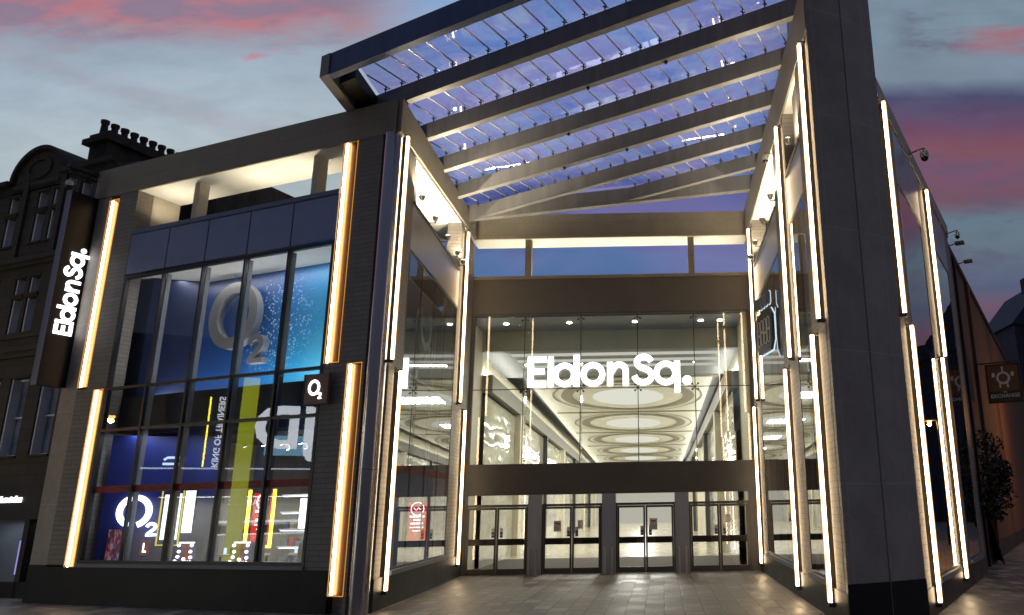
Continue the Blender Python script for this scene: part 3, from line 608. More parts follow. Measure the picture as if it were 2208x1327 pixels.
# side walls of the mall: dark fascia, mirror-like shop glass, cream pilasters
def sidewall(x0a,x1a,sgn):
    wx=lambda y,off=0: (x0a+(x1a-x0a)*(y-28.7)/83.3)+sgn*off
    b=MB(); b.prism([(wx(28.7),28.7),(wx(28.7,.5),28.7),(wx(112,.5),112),(wx(112),112)],6.35,7.0); part('mall_fascia',b,M['fasc'],EN,ID)
    b=MB(); b.prism([(wx(28.8,.30),28.8),(wx(28.8,.36),28.8),(wx(112,.36),112),(wx(112,.30),112)],7.02,7.07); part('cove_light',b,M['cove'],EN,ID)
    b=MB(); b.quad((wx(26.2,1.6),26.2,0),(wx(112,.6),112.3,0),(wx(112,.6),112.3,8.8),(wx(26.2,1.6),26.2,8.8)); part('mall_outer_wall',b,M['offw'],EN,ID)
    b=MB(); b.quad((wx(28.7,.5),28.7,7),(wx(112,.5),112,7),(wx(112,.5),112,7.84),(wx(28.7,.5),28.7,7.84)); part('mall_wall_top',b,M['offw'],EN,ID)
    b=MB(); b.quad((wx(28.7,.25),28.7,.0),(wx(112,.25),112,.0),(wx(112,.25),112,6.25),(wx(28.7,.25),28.7,6.25)); part('mall_shop_glass',b,M['mirror'],EN,ID)
    for k in range(7):
        y=36+11*k; b=MB(); b.box(min(wx(y,.0),wx(y,.3)),max(wx(y,.0),wx(y,.3)),y,y+(.28 if k%2 else .75),0,6.35); part('pilaster',b,M['frame2'] if k%2 else M['offw'],EN,ID)
m_,t,b_=mat('mall_shop_front'); tc=t.new('ShaderNodeTexCoord'); s_=t.new('ShaderNodeSeparateXYZ'); t.l.new(tc.outputs['Object'],s_.inputs[0])
n_=t.noise(t.xyz(t.math('MULTIPLY',s_.outputs[1],.35),s_.outputs[2]),1.4,4,.6)
t.l.new(t.ramp(n_,[(.3,(.40,.40,.34)),(.5,(.58,.57,.48)),(.7,(.74,.72,.62))]),b_.inputs['Base Color']); b_.inputs['Roughness'].default_value=.08; b_.inputs['Specular IOR Level'].default_value=1.0
wv=t.new('ShaderNodeTexWave'); wv.bands_direction='Z'; wv.inputs['Scale'].default_value=.45; wv.inputs['Distortion'].default_value=4; t.l.new(tc.outputs['Object'],wv.inputs[0])
bp=t.new('ShaderNodeBump'); bp.inputs['Strength'].default_value=.06; bp.inputs['Distance'].default_value=.2; t.l.new(wv.outputs[1],bp.inputs['Height']); t.l.new(bp.outputs[0],b_.inputs['Normal'])
M['mirror']=m_
sidewall(-6.35,-9.0,-1); sidewall(2.45,2.8,1)
flush(EN,'lobby_side_wall',M['offw'],ID,(-6.9,-6.75,26.3,28.7,0,8.7)); flush(EN,'lobby_side_wall',M['offw'],ID,(2.95,3.1,26.3,28.7,0,8.7))
flush(EN,'mall_end_wall',emis('glowing_end_wall',(1,.96,.82),.5),ID,(-9.3,3.2,112,112.2,0,7.84))  # wall glows by emission in place of light falling on it
area('lobby_lamp',Matrix.Translation((-1.9,31,7.78)),6,.4,300,(1,.93,.75),EN)

# arcade sign
SG=thing('arcade_sign','large white lit lettering Eldon Sq. hung across the entrance glass','sign',sub(F_E,2.46,-.10,6.06)); wordmark('l',M['whitelit'],SG,FR[SG.name],1.045,.07)
b=MB(); b.cyl((0,.075,.05),(5.6,.075,.05),.012,.012,8); part('hanging_rail',b,M['frame'],SG)

# ================================================================== RIGHT WING (side facing the entrance) + corner tower + street side
RW=thing('wing_building','tall stone wing on the right with a dark slab corner and lit window bays','building',F_R)
def xs(a,b): return (-b,-a)
def fb(name,m_,*bx):
    q=[]
    for (s0,s1,y0,y1,z0,z1) in bx: q.append((-s1,-s0,y0,y1,z0,z1))
    return flush(RW,name,m_,F_R,*q)
fb('plinth',M['granite'],(1.80,14.0,-.02,.4,0,.56),(1.53,1.80,-.02,.03,0,.56))
fb('tiled_pier',M['tile'],(1.52,1.72,0,.04,0,11.28),(2.02,3.05,0,.40,5.3,11.28),(1.76,2.45,0,.40,.0,5.3),(2.75,3.05,0,.45,.56,5.3))
fb('tiled_pier',M['tile'],(4.95,5.22,0,.45,.56,11.28),(5.58,6.88,0,.45,5.3,11.28),(5.22,6.05,0,.45,.56,5.3),(6.38,6.88,0,.45,.56,5.3))
fb('tiled_pier',M['tile'],(12.05,12.2,0,.45,.56,11.28),(12.55,14,0,.45,5.3,11.28),(12.2,13.0,0,.45,.56,5.3),(13.35,14,0,.45,.56,5.3))
for a,b2 in ((3.05,4.95),(6.88,12.05)):
    fb('window_sill',M['fin'],(a,b2,-.07,.12,.562,.66))
    window(RW,F_R,-b2+.01,-a-.01,.66,8.40,([-4.0] if a<5 else [-8.2,-9.5,-10.8]),[4.2,5.22],M['glassw'],M['frame'],mw=.04,fin=0,gy=.012,fw_=.05)
    fb('spandrel_panel',M['steel'],(a,b2,0,.12,8.42,9.58)); fb('parapet_cap',M['frame'],(a,b2,-.03,.4,9.582,9.66))
    fb('room_back_wall',M['grey'],(a,b2,1.45,1.5,.5,8.5)); fb('room_floor',M['dark'],(a,b2,.45,1.45,4.3,5.1)); fb('room_floor',M['grey'],(a,b2,.45,1.45,8.3,8.4))
fb('terrace_soffit',M['white'],(3.05,14,.032,1.5,11.28,11.338))
b=MB(); q=[(-1.50,-.02),(-2.75,1.5),(-14,1.5),(-14,-.02)]; b.hexa([(x,y,11.34) for x,y in q],[(x,y,12.42) for x,y in q]); part('coping',b,M['coping'],RW,F_R)
fb('coping_lip',M['coping'],(1.50,14,-.02,.03,11.28,11.34))
fb('terrace_back_wall',M['cream'],(2.9,14,1.5,1.6,9.66,12.0))
# corner tower
TA=(3.06,13.50);TS=(3.86,13.86);TB=(4.62,14.34)
b=MB(); b.prism([TA,TS,TB,(4.62,16.2),(3.2,16.2),(3.07,13.52)],.72,13.6); part('corner_tower',b,M['tower'],RW,ID)
b=MB(); b.prism([(3.045,13.485),(3.86,13.845),(4.635,14.33),(4.64,14.4),(3.2,15.0),(3.05,13.6)],0,.718); part('tower_plinth',b,M['granite'],RW,ID)
b=MB(); b.cyl((3.86,13.845,0),(3.86,13.845,13.4),.008,.008,6); part('tower_joint',b,M['fin'],RW,ID)
# street side (frame F_O)
fo=lambda name,m_,*bx: flush(RW,name,m_,F_O,*bx)
fo('plinth',M['granite'],(.05,10.4,-.02,.4,0,.5))
fo('tiled_pier',M['tile'],(.03,.22,0,.45,.5,10.32),(.52,1.70,0,.45,5.6,10.32),(.22,.85,0,.45,0,5.6),(1.2,1.70,0,.45,.5,5.6))
fo('tiled_pier',M['tile'],(4.72,4.9,0,.45,.5,10.32),(5.3,5.55,0,.45,5.6,10.32),(5.9,6.9,0,.45,5.6,10.32),(4.9,5.3,0,.45,5.6,10.32),(5.35,6.9,0,.45,.5,5.6),(9.5,10.4,0,.45,.5,10.32))
for a,c in ((1.72,4.70),(6.92,9.48)):
    fo('window_sill',M['fin'],(a-.02,c+.02,-.07,.12,.502,.6)); window(RW,F_O,a,c,.6,8.9,[(a+c)/2],[5.45],M['glassdark'],M['frame'],mw=.04,fin=0,gy=.012,fw_=.05)
    fo('spandrel_panel',M['panel'],(a-.02,c+.02,0,.12,8.92,10.32)); fo('room_back_wall',M['dark'],(a,c,1.0,1.05,.5,8.9))
fo('coping',M['tower'],(.05,10.4,-.03,.6,10.322,10.72))
fo('end_wall',M['tile'],(10.0,10.4,.45,6,.0,10.3))

# ================================================================== light strips
stripgrp='warm light strips on the piers'
def strip_flat(label,fr,x0,x1,z0,z1,dim=False):
    "channel sunk in the street facade: bright tube on its left edge, gold lining"
    f=sub(fr,x0,0,z0); w_=x1-x0; h_=z1-z0
    o=thing('light_strip',label,'light strip',f,stripgrp)
    b=MB(); b.box(.0,w_,.13,.155,0,h_); b.box(w_-.012,w_,.0,.13,0,h_); b.box(0,.012,.03,.13,0,h_); b.box(.012,w_-.012,.01,.13,0,.012); b.box(.012,w_-.012,.01,.13,h_-.012,h_); part('channel',b,M['amber'],o); part('bloom_band',MB().box(.076,.12,.05,.10,.014,h_-.014),M['bloom'],o)
    b=MB(); b.box(.014,.075,.03,.10,.014,h_-.014); part('light_tube',b,M['led'],o)
    b=MB(); b.box(w_-.003,w_+.003,-.012,.0,0,h_); b.box(-.012,.0,-.012,.0,0,h_); b.box(0,w_,-.012,.0,-.006,.006); b.box(0,w_,-.012,0,h_-.006,h_+.006); part('glowing_edge_trim',b,M['ledamb'],o)  # trim glows by emission, amber edge light put into its material
    return o
strip_flat('upper light channel right of the tall shop windows',F_L,-1.29,-.88,5.30,10.78)
strip_flat('lower light channel beside the polished corner column',F_L,-.61,-.21,.36,5.24)
strip_flat('lower light channel left of the tall shop windows',F_L,-8.90,-8.56,.15,5.23)
strip_flat('upper light channel behind the black blade sign',F_L,-9.57,-9.21,5.33,10.62)
def strip_side(label,fr,x,z0,z1,flip=False,cw=.16):
    "strip standing proud inside a recess of a side wall"
    o=thing('light_strip',label,'light strip',sub(fr,x,0,z0),stripgrp); h_=z1-z0; s_=-1 if flip else 1
    b=MB(); b.box(-cw,cw,.15,.2,0,h_); b.box(-cw,-cw+.015,0,.15,0,h_); b.box(cw-.015,cw,0,.15,0,h_); part('channel',b,M['whitech'],o)
    b=MB(); b.box(.03 if not flip else -.07,.06 if not flip else -.03,-.125,-.062,.02,h_-.02,.0); part('light_tube',b,M['led'],o)
    q=.03 if not flip else -.07; part('bloom_band',MB().box(q+.004,q+.03,-.142,-.127,.03,h_-.03),M['bloom'],o); part('strip_carrier',MB().box(q+.005,q+.03,-.060,.15,.03,h_-.03),M['frame2'],o)
    b=MB(); b.box(-.045,.045,-.14,.15,-.06,.018); part('end_cap',b,M['frame2'],o); part('end_cap',MB().box(-.045,.045,-.14,.149,h_-.018,h_+.01),M['frame2'],o)
    return o
strip_side('upper light strip beside the round metal corner column',F_I,.80,5.30,10.80,cw=.06)
strip_side('lower light strip beside the round metal corner column',F_I,1.52,.36,5.20)
strip_side('upper light strip left of the entrance glass',F_I,8.22,5.35,11.1)
strip_side('lower light strip left of the entrance doors',F_I,9.04,.40,5.22)
strip_side('upper light strip on the pier next to the dark corner tower',F_R,-1.86,5.34,11.20,True)
strip_side('lower light strip on the pier next to the dark corner tower',F_R,-2.60,.30,5.24,True)
strip_side('upper light strip on the middle pier of the right wing',F_R,-5.40,5.30,11.20,True)
strip_side('lower light strip on the middle pier of the right wing',F_R,-6.22,.24,5.20,True)
strip_side('upper light strip right of the entrance glass',F_R,-12.35,5.30,11.10,True)
strip_side('lower light strip right of the entrance doors',F_R,-13.18,.27,5.18,True)
strip_side('upper light strip just right of the dark corner tower',F_O,.36,5.60,10.25)
strip_side('lower light strip on the street side just right of the tower',F_O,1.02,.20,5.52)
strip_side('upper light strip farthest along the street side wall',F_O,5.72,5.62,10.25)
strip_side('lower light strip farthest along the street side wall',F_O,5.12,.30,5.52)

# ================================================================== floodlights on the terraces
def flood(label,fr,x,y,z,e,out=0.,tilt=.35,size=1.,lampup=True):
    o=thing('floodlight',label,'floodlight',sub(fr,x,y,z),'small floodlights on the parapets')
    b=MB(); b.cyl((0,.25-y if y<0 else 0,-.12),(0,0,-.10),.014,.014,8); b.cyl((0,0,-.12),(0,0,-.02),.014,.014,8); part('arm',b,M['frame2'],o)
    b=MB(); b.lathe((0,0,0),[(.05,-.05),(.075,.0),(.085,.06),(.080,.075)],16); part('head',b,M['steel'],o,smooth=True)
    b=MB(); b.cyl((0,0,.0755),(0,0,.083),.07,.07,16); part('lens',b,M['flood'],o)
    if lampup: point('lamp',FR[o.name]@Matrix.Translation((0,0,.14))@Matrix.Rotation(PI,4,'X'),e,(1,.86,.62),.04,o,150)
    return o
for i,x in enumerate((2.15,3.6,5.1,6.5,7.4)): flood(['nearest','second','third','fourth','farthest'][i]+' floodlight on the parapet of the left shop block side',F_I,x,-.16,9.74,170)
for i,x in enumerate((3.5,6.6,8.3,10.2,11.6)): flood(['nearest','second','third','fourth','farthest'][i]+' floodlight on the parapet of the right wing',F_R,-x,-.16,9.80,170)
for i,x in enumerate((-7.6,-4.7,-3.2)): flood('floodlight behind the street parapet, '+['left of both posts','between the two posts','just left of the right post'][i],F_L,x,.62,9.60,60)
o=thing('linear_uplight','long lamp lying behind the parapet under the entrance beam','lamp',sub(F_E,.5,.62,10.08))
part('housing',MB().box(0,9.5,-.06,.06,-.02,.03),M['frame2'],o); part('light_tube',MB().box(.02,9.48,-.04,.04,.032,.05),M['upl'],o)
# floods that reach the canopy from deep in the terraces
flood('terrace floodlight deep behind the left block parapet',F_I,4.9,1.2,9.75,950)
flood('terrace floodlight deep behind the right wing parapet',F_R,-8.0,1.2,9.8,950)

# ================================================================== CANOPY
TH=R(-24.157); dx,dy=math.cos(TH),math.sin(TH); nx,ny=-math.sin(TH),math.cos(TH); W0,WS=9.28,1.7585
def cz(x): return 12.15+.0705*x
def cpt(t_,w_,h_): x=t_*dx+w_*nx; y=t_*dy+w_*ny; return (x,y,cz(x)+h_)
def clip(poly,A,B,C): # keep A x + B y <= C
    out=[]
    for i in range(len(poly)):
        p0,p1=poly[i],poly[(i+1)%len(poly)]; d0=A*p0[0]+B*p0[1]-C; d1=A*p1[0]+B*p1[1]-C
        if d0<=0: out.append(p0)
        if d0*d1<0: k=d0/(d0-d1); out.append((p0[0]+(p1[0]-p0[0])*k,p0[1]+(p1[1]-p0[1])*k))
    return out
BK=(.0624,.998,24.1) # back edge line  A x + B y <= C
def region(w0,w1,l=-7.62,r_=3.55):
    q=[(t_*dx+w_*nx,t_*dy+w_*ny) for t_,w_ in ((-40,w0),(40,w0),(40,w1),(-40,w1))]
    q=clip(q,-1,0,-l); q=clip(q,1,0,r_); q=clip(q,*BK); return q
def slab(poly,h0,h1):
    b=MB(); a=[b.bm.verts.new((x,y,cz(x)+h0)) for x,y in poly]; c=[b.bm.verts.new((x,y,cz(x)+h1)) for x,y in poly]; n=len(poly)
    b.bm.faces.new(a[::-1]); b.bm.faces.new(c)
    for i in range(n): b.bm.faces.new((a[i],a[(i+1)%n],c[(i+1)%n],c[i]))
    return b
CA=thing('entrance_canopy','sloping glazed canopy of parallel grey beams over the forecourt','canopy',Matrix.Translation((-2,19,12.1)))
for k in range(1,8):
    w_=W0+WS*k
    part('beam',slab(region(w_,w_+.18,-7.60,3.5),0,.55 if k==1 else .45),M['beamsky'] if k==1 else M['beam'],CA,ID)
# end beams
part('end_beam',slab([(-7.62,15.35),(-7.36,15.24),(-7.36,24.5),(-7.62,24.5)],.0,.5) if False else slab(clip([(-7.64,15.50),(-7.40,15.39),(-7.40,24.7),(-7.64,24.7)],*(.0624,.998,24.3)),-.002,.548),M['beam'],CA,ID)
part('inner_gutter',slab([(-7.38,16.0),(-6.95,15.8),(-6.95,24.4),(-7.38,24.4)],.12,.40),M['blackm'],CA,ID)
part('back_beam',slab([(-7.5,24.57),(3.5,23.88),(3.5,24.12),(-7.5,24.81)],-.05,.48),M['beam'],CA,ID)
bars=[]
for k in range(1,8):
    w0,w1=W0+WS*k+.09,W0+WS*(k+1)+.09
    poly=region(w0 if k>1 else w0,w1,-7.0,3.45)
    if len(poly)<3: continue
    gb=MB(); gb.bm.faces.new([gb.bm.verts.new((x,y,cz(x)+.60)) for x,y in poly]); gp_=part('glass_bay',gb,M['glasscan'],CA,ID)
    i0=0
    for i in range(-40,60):
        t_=-13.56+.5133*i; seg=[]
        ws=[w0+.1+(w1-w0-.1)*j/24 for j in range(25)]
        ok=[w for w in ws if -6.95<t_*dx+w*nx<3.4 and (t_*dx+w*nx)*BK[0]+(t_*dy+w*ny)*BK[1]<BK[2]-.1]
        if len(ok)>3: bars.append((k,t_,ok[0],ok[-1]))
bars.sort(key=lambda q:q[0])
def barmesh(b,t_,wa,wb):
    for (a0,a1,h0,h1) in ((-.014,.014,.55,.575),):
        vs=[]
        for w in (wa,wb):
            for tt in (t_+a0,t_+a1):
                for hh in (h0,h1): vs.append(b.bm.verts.new(cpt(tt,w,hh)))
        for q in ((0,1,3,2),(4,6,7,5),(0,4,5,1),(2,3,7,6),(0,2,6,4),(1,5,7,3)): b.bm.faces.new([vs[i] for i in q])
def fixmesh(b,t_,w):
    q=cpt(t_,w,.47); 
    b.cyl((q[0],q[1],q[2]-.06),(q[0],q[1],q[2]+.08),.016,.016,8); b.cyl((q[0]-.05,q[1],q[2]+.03),(q[0]+.05,q[1],q[2]+.0),.013,.013,6); b.cyl((q[0],q[1]-.06,q[2]-.03),(q[0],q[1]+.04,q[2]+.05),.013,.013,6)
for k,t_,wa,wb in bars[:98]:
    b=MB(); barmesh(b,t_,wa,wb); o=part('glazing_bar',b,M['bar'],CA,ID); b=MB(); fixmesh(b,t_,W0+WS*(k+1)-.05); part('glass_fixing',b,M['blackm'],o,ID)
b=MB(); b2_=MB()
for k,t_,wa,wb in bars[98:]:
    barmesh(b,t_,wa,wb)
    if wb>W0+WS*(k+1)-.1: fixmesh(b2_,t_,W0+WS*(k+1)-.05)
if len(bars)>98:
    o=part('glazing_bar',b,M['bar'],CA,ID); o['kind']='stuff'; o=part('glass_fixing',b2_,M['blackm'],o,ID)
for k,t_ in ((3,-8.4),(3,-6.3),(5,-11.2),(5,-9.1),(4,-10.0)):
    q=cpt(t_,W0+WS*k+.12,-.03); part('beam_bolt',MB().cyl((q[0],q[1],q[2]-.03),(q[0],q[1],q[2]+.03),.035,.045,10),M['blackm'],CA,ID)

# ================================================================== signs on the shop block
bs=thing('blade_sign','tall black blade sign with Eldon Sq. in white letters reading upwards','sign',sub(F_L,-10.2,.1,5.37,-PI/2+0.0))
# local: after -90deg turn x points out of the facade (towards the street)
fbs=F_L@Matrix.Translation((-10.2,.12,5.37))@Matrix.Rotation(PI/2,4,'Z'); FR[bs.name]=fbs.copy(); bs.matrix_world=fbs
part('sign_box',MB().box(-.82,0.02,-.10,.10,0,5.38),M['black'],bs); part('side_trim',MB().box(-.835,-.822,-.11,.11,-.01,5.39),M['panel'],bs)
part('bracket',MB().box(.02,.28,-.03,.03,.5,.58).box(.02,.28,-.03,.03,4.8,4.88),M['blackm'],bs)
fwm=fbs@Matrix.Translation((-.20,-.102,1.38))@Matrix.Rotation(-PI/2,4,'Y'); wordmark('l',M['whitelit'],bs,fwm,.46,.03)
s2=thing('projecting_sign','small square brown sign with a white ring and figure 2 beside the amber light channel','sign',sub(F_L,-1.62,-.1,4.36))
part('sign_box',MB().box(0,.68,-.07,.0,0,.68,.01),M['brown'],s2); part('sign_edge',MB().box(-.035,-.004,-.075,.02,-.005,.685),M['blackm'],s2); part('bracket',MB().box(.25,.45,.0,.1,.3,.36),M['blackm'],s2)
o2mark(M['whitelit'],s2,FR[s2.name]@Matrix.Translation((.28,-.072,.20)),.34,.01)
s3=thing('hanging_logo','big silver ring and figure 2 hanging in the upper shop window','sign',sub(F_L,-5.72,1.35,6.15))
for (m_,dd,sc_) in ((M['fin2'],.12,1.0),):
    o2mark(m_,s3,FR[s3.name]@Matrix.Translation((0,0,.12)),1.78,.20)
b=MB(); q=[(.60*math.cos(2*PI*i/44),1.01+.66*math.sin(2*PI*i/44)) for i in range(8,40)]; b.stroke(q,.03,-.02,.02); part('lit_edge',b,M['cool'],s3); part('hanging_wire',MB().cyl((-.2,-.1,1.7),(-.2,-.1,2.2),.006,.006,6).cyl((.2,-.1,1.7),(.2,-.1,2.2),.006,.006,6),M['frame'],s3)
s4=thing('hanging_logo','silver ring letter seen edge-on behind the glass on the entrance side','sign',sub(F_I,5.5,.55,6.4))
o2mark(M['steel'],s4,FR[s4.name]@Matrix.Translation((0,0,.1)),1.25,.16)
s5=thing('lit_logo','bright white split ring and figure 2 on the blue wall in the street window','sign',sub(F_L,-7.78,.76,1.75,R(42)))
o2mark(M['whitelit'],s5,FR[s5.name]@Matrix.Translation((0,0,0)),.80,.05,gap=True)
b=MB(); b.stroke([(0,0),(.42,0),(.47,.08),(.42,.16),(.1,.16),(.02,.1)],.0001+.06,-.02,0); solo('speech_bubble_light',b,M['cool'],'small white glowing bubble shape on the blue window wall','light',sub(F_L,-7.33,.99,3.33,R(42)))
# screens and window display
def screen(name,label,cat,fr,x0,x1,z0,z1,m_,dep=.05,frame_m=None):
    o=thing(name,label,cat,sub(fr[0],x0,fr[1],z0)); part('casing',MB().box(-.02,x1-x0+.02,0,dep,-.02,z1-z0+.02),frame_m or M['blackm'],o); part('display',MB().box(0,x1-x0,-.006,-.002,0,z1-z0),m_,o); return o
fd=(F_L,.82)
screen('light_box','narrow white lit panel inside the thin yellow frame, left one','light box',(F_L,.80),-6.80,-6.58,1.46,2.54,M['whitelit2']); screen('light_box','narrow white lit panel inside the thin yellow frame, right one','light box',(F_L,.80),-6.46,-6.22,1.46,2.56,M['whitelit2']); screen('light_box','wide white lit panel right of the yellow frame','light box',(F_L,.79),-6.08,-5.74,1.62,2.62,M['whitelit2'])
b=MB(); b.box(-6.90,-6.875,.77,.795,1.32,2.64); b.box(-6.875,-6.13,.77,.795,1.32,1.345); b.box(-6.155,-6.13,.77,.795,1.345,2.64); solo('neon_frame',b,M['yellowdim'],'thin yellow frame around the two narrow white panels','light',F_L)
b=MB(); b.box(-4.22,-4.16,.97,1.02,1.26,2.6); b.box(-4.16,-3.38,.97,1.02,1.26,1.32); b.box(-3.44,-3.38,.97,1.02,1.32,2.6); solo('neon_frame',b,M['yellow'],'thick glowing yellow frame around the red screen','light',F_L)
def redscreen(label,fr,x0,y,z0,w_,h_):
    o=screen('advertising_screen',label,'screen',(fr,y),x0,x0+w_,z0,z0+h_,M['red']); f=FR[o.name]; c=w_/2
    q,wd,_=ring((c,h_*.82),w_*.33,w_*.28,0,0); part('emblem',MB().stroke(q,wd,-.012,-.008,True).stroke(smoothpts([(c-w_*.18,h_*.86),(c-.05*w_,h_*.78),(c+.04*w_,h_*.86),(c+.12*w_,h_*.80),(c+.2*w_,h_*.85)],3),w_*.035,-.012,-.008),M['whitelit'],o,f)
    for i,wd_ in enumerate((.72,.35,.6,.66,.4)): part('text_line',MB().box(c-w_*wd_/2,c+w_*wd_/2,-.012,-.008,h_*(.60-.09*i),h_*(.60-.09*i)+h_*(.045 if i<3 else .025)),M['whitelit'],o,f)
    return o
redscreen('red advertising screen with white emblem inside the yellow frame',F_L,-4.10,1.05,1.40,.60,1.12); redscreen('red advertising screen seen through the entrance side window',sub(F_I,6.4,.57,0,R(-60)),-.29,0,1.24,.58,1.05)
o=thing('window_vinyl','dark red band of vinyl running across the lower street window','vinyl band',sub(F_L,-8.36,.075,2.60)); part('band',MB().box(0,6.98,0,.004,0,.17),M['redband'],o)
for i in range(5): text('band_text','Available here',.075,.95+1.38*i,-.002,.085,M['fin'],o,None,.001,.0); part('band_emblem',MB().stroke(ring((.45+1.38*i,.085),.055,.045,0,0)[0],.008,-.003,-.001,True),M['fin'],o)
o=thing('window_vinyl','red band of vinyl across the entrance side window','vinyl band',sub(F_I,2.1,.08,2.95)); part('band',MB().box(0,5.4,0,.004,0,.2),M['redband'],o)
solo('crowd_poster',MB().box(-8.36,-7.34,.45,.47,.95,1.72),M['crowd'],'colourful crowd poster low in the leftmost window pane','poster',F_L)
o=thing('letter_board','small red board with a white L in the blue display','sign',sub(F_L,-7.16,.6,1.10)); part('board',MB().box(0,.30,0,.02,0,.36),M['redp'],o); part('letter',MB().box(.09,.13,-.01,-.002,.07,.29).box(.13,.21,-.01,-.002,.07,.11),M['whitelit'],o)
for i,(x,lab) in enumerate(((-5.82,'sale display stand of glowing bulbs under the grey wall'),(-4.05,'sale display stand of glowing bulbs below the yellow frame'))):
    o=thing('sale_stand',lab,'display stand',sub(F_L,x,.5,.9)); part('stand',MB().box(.05,.62,.05,.30,0,.50,.01),M['clothes2'],o); part('red_panel',MB().box(.16,.50,.042,.048,.02,.5),M['clothes1'],o)
    for j,(bx,bz) in enumerate(((.1,.44),(.52,.44),(.12,.30),(.5,.30),(.1,.18),(.52,.17),(.3,.13),(.02,.08))): part('bulb',MB().lathe((bx,.0,bz),[(.01,-.035),(.035,-.015),(.038,.01),(.02,.033)],12),M['whitelit'],o,smooth=True)
    part('top_bar',MB().box(.08,.56,.01,.04,.49,.515),M['whitelit'],o); text('stand_text','SALE',.12,.38,.035,.05,M['whitelit'],o,None,.004,.01)
screen('light_box','tall white lit panel at the right end of the street window','light box',(F_L,1.4),-3.0,-2.70,1.68,2.38,M['whitelit2'])
# clothes rails and shelves deeper in the shop
for i,(x,lab) in enumerate(((-2.7,'clothes rail at the right end of the shop window'),(-1.9,'clothes rail close to the window corner'))):
    o=thing('clothes_rail',lab,'clothes rail',sub(F_L,x,1.3,.06)); part('rail',MB().cyl((0,0,0),(0,0,1.35),.015,.015,8).cyl((.6,0,0),(.6,0,1.35),.015,.015,8).cyl((0,0,1.35),(.6,0,1.35),.015,.015,8),M['blackm'],o)
    for j in range(5): part('garment',MB().prismy([(.06+.11*j,.55),(.13+.11*j,.55),(.12+.11*j,1.22),(.095+.11*j,1.3),(.07+.11*j,1.22)],-.2,.2),M['clothes%d'%(1+(j+i)%3)],o)
o=thing('display_shelf','lit white shelving deep inside the street shop','shelf',sub(F_L,-7.4,5.0,.06)); 
for z in (.5,1.0,1.5,2.0,2.5): part('shelf_board',MB().box(0,3.6,0,.35,z,z+.04),M['white'],o); part('shelf_light',MB().box(.02,3.58,.05,.08,z-.03,z-.01),M['whitelit'],o)
for z in (.54,1.04,1.54):
    for j in range(12): part('boxed_goods',MB().box(.08+.29*j,.08+.29*j+.2,.05,.28,z,z+.15+.1*((j*7+int(z*10))%3)/2),M['clothes%d'%(1+(j*5+int(z*4))%3)] if j%2 else M['grey'],o)
for i,(x,y,lab) in enumerate(((-5.35,1.25,'white display table under the grey wall of the shop'),(-3.75,1.9,'white display table behind the glowing yellow frame'))):
    o=thing('display_table',lab,'table',sub(F_L,x,y,.06)); part('table_top',MB().box(0,1.1,0,.6,.98,1.03,.01),M['white'],o)
    for lx in (.04,1.02):
        for ly in (.04,.52): part('leg',MB().box(lx,lx+.04,ly,ly+.04,0,.98),M['blackm'],o)
    for k in range(5): part('phone_stand',MB().box(.1+.2*k,.17+.2*k,.1,.13,1.032,1.18),M['blackm'] if k%2 else M['cool'],o)
for i,(x,z,c,lab) in enumerate(((-4.75,1.55,'clothes1','round red patterned disc on the rear shop wall'),(-2.35,1.45,'clothes3','round beige patterned disc near the right end of the shop window'))):
    o=thing('wall_disc',lab,'wall display',sub(F_L,x,1.55,z)); part('disc',MB().cyl((0,0,0),(0,.03,0),.2,.2,24),M[c],o); part('rim',MB().stroke([(.21*math.cos(2*PI*k/24),.21*math.sin(2*PI*k/24)) for k in range(24)],.02,-.01,.035,True),M['fin2'],o)
# hexagonal backlit sign on the right wing
o=thing('backlit_sign','black hexagonal sign with outlined letters and a cold white halo on the right wing','sign',sub(F_R,-9.35,-.36,6.1,R(12)))
part('sign_body',MB().prismy([(0.15,0),(1.1,0),(1.3,.25),(1.3,.95),(1.1,1.15),(.15,1.15),(0,.95),(0,.25)],0,.08),M['blackm'],o)
part('halo',MB().prismy([(0.12,-.04),(1.13,-.04),(1.33,.235),(1.33,.965),(1.12,1.175),(.13,1.175),(-.03,.965),(-.03,.235)],.09,.10),M['cool'],o)

def rrect(x0,x1,z0,z1): c=(x1-x0)*.3; return [(x0+c,z0),(x1-c,z0),(x1,z0+c),(x1,z1-c),(x1-c,z1),(x0+c,z1),(x0,z1-c),(x0,z0+c)]
for k in range(4):
    x0=.16+.26*k; part('outlined_letter',MB().stroke(rrect(x0,x0+.19,.22,.92),.025,-.02,-.002,True),M['bulb'],o)
    part('letter_bar',MB().box(x0+.05,x0+.14,-.018,-.003,.50+.06*(k%2),.56+.06*(k%2)),M['bulb'],o)
for k in range(5):
    x0=.08+.23*k; part('small_letter',MB().stroke(rrect(x0,x0+.16,1.28,1.62-.04*(k%2)),.03,-.02,.04,True),M['fin'],o); part('letter_halo',MB().stroke(rrect(x0-.02,x0+.18,1.26,1.64-.04*(k%2)),.03,.05,.06,True),M['cool'],o)

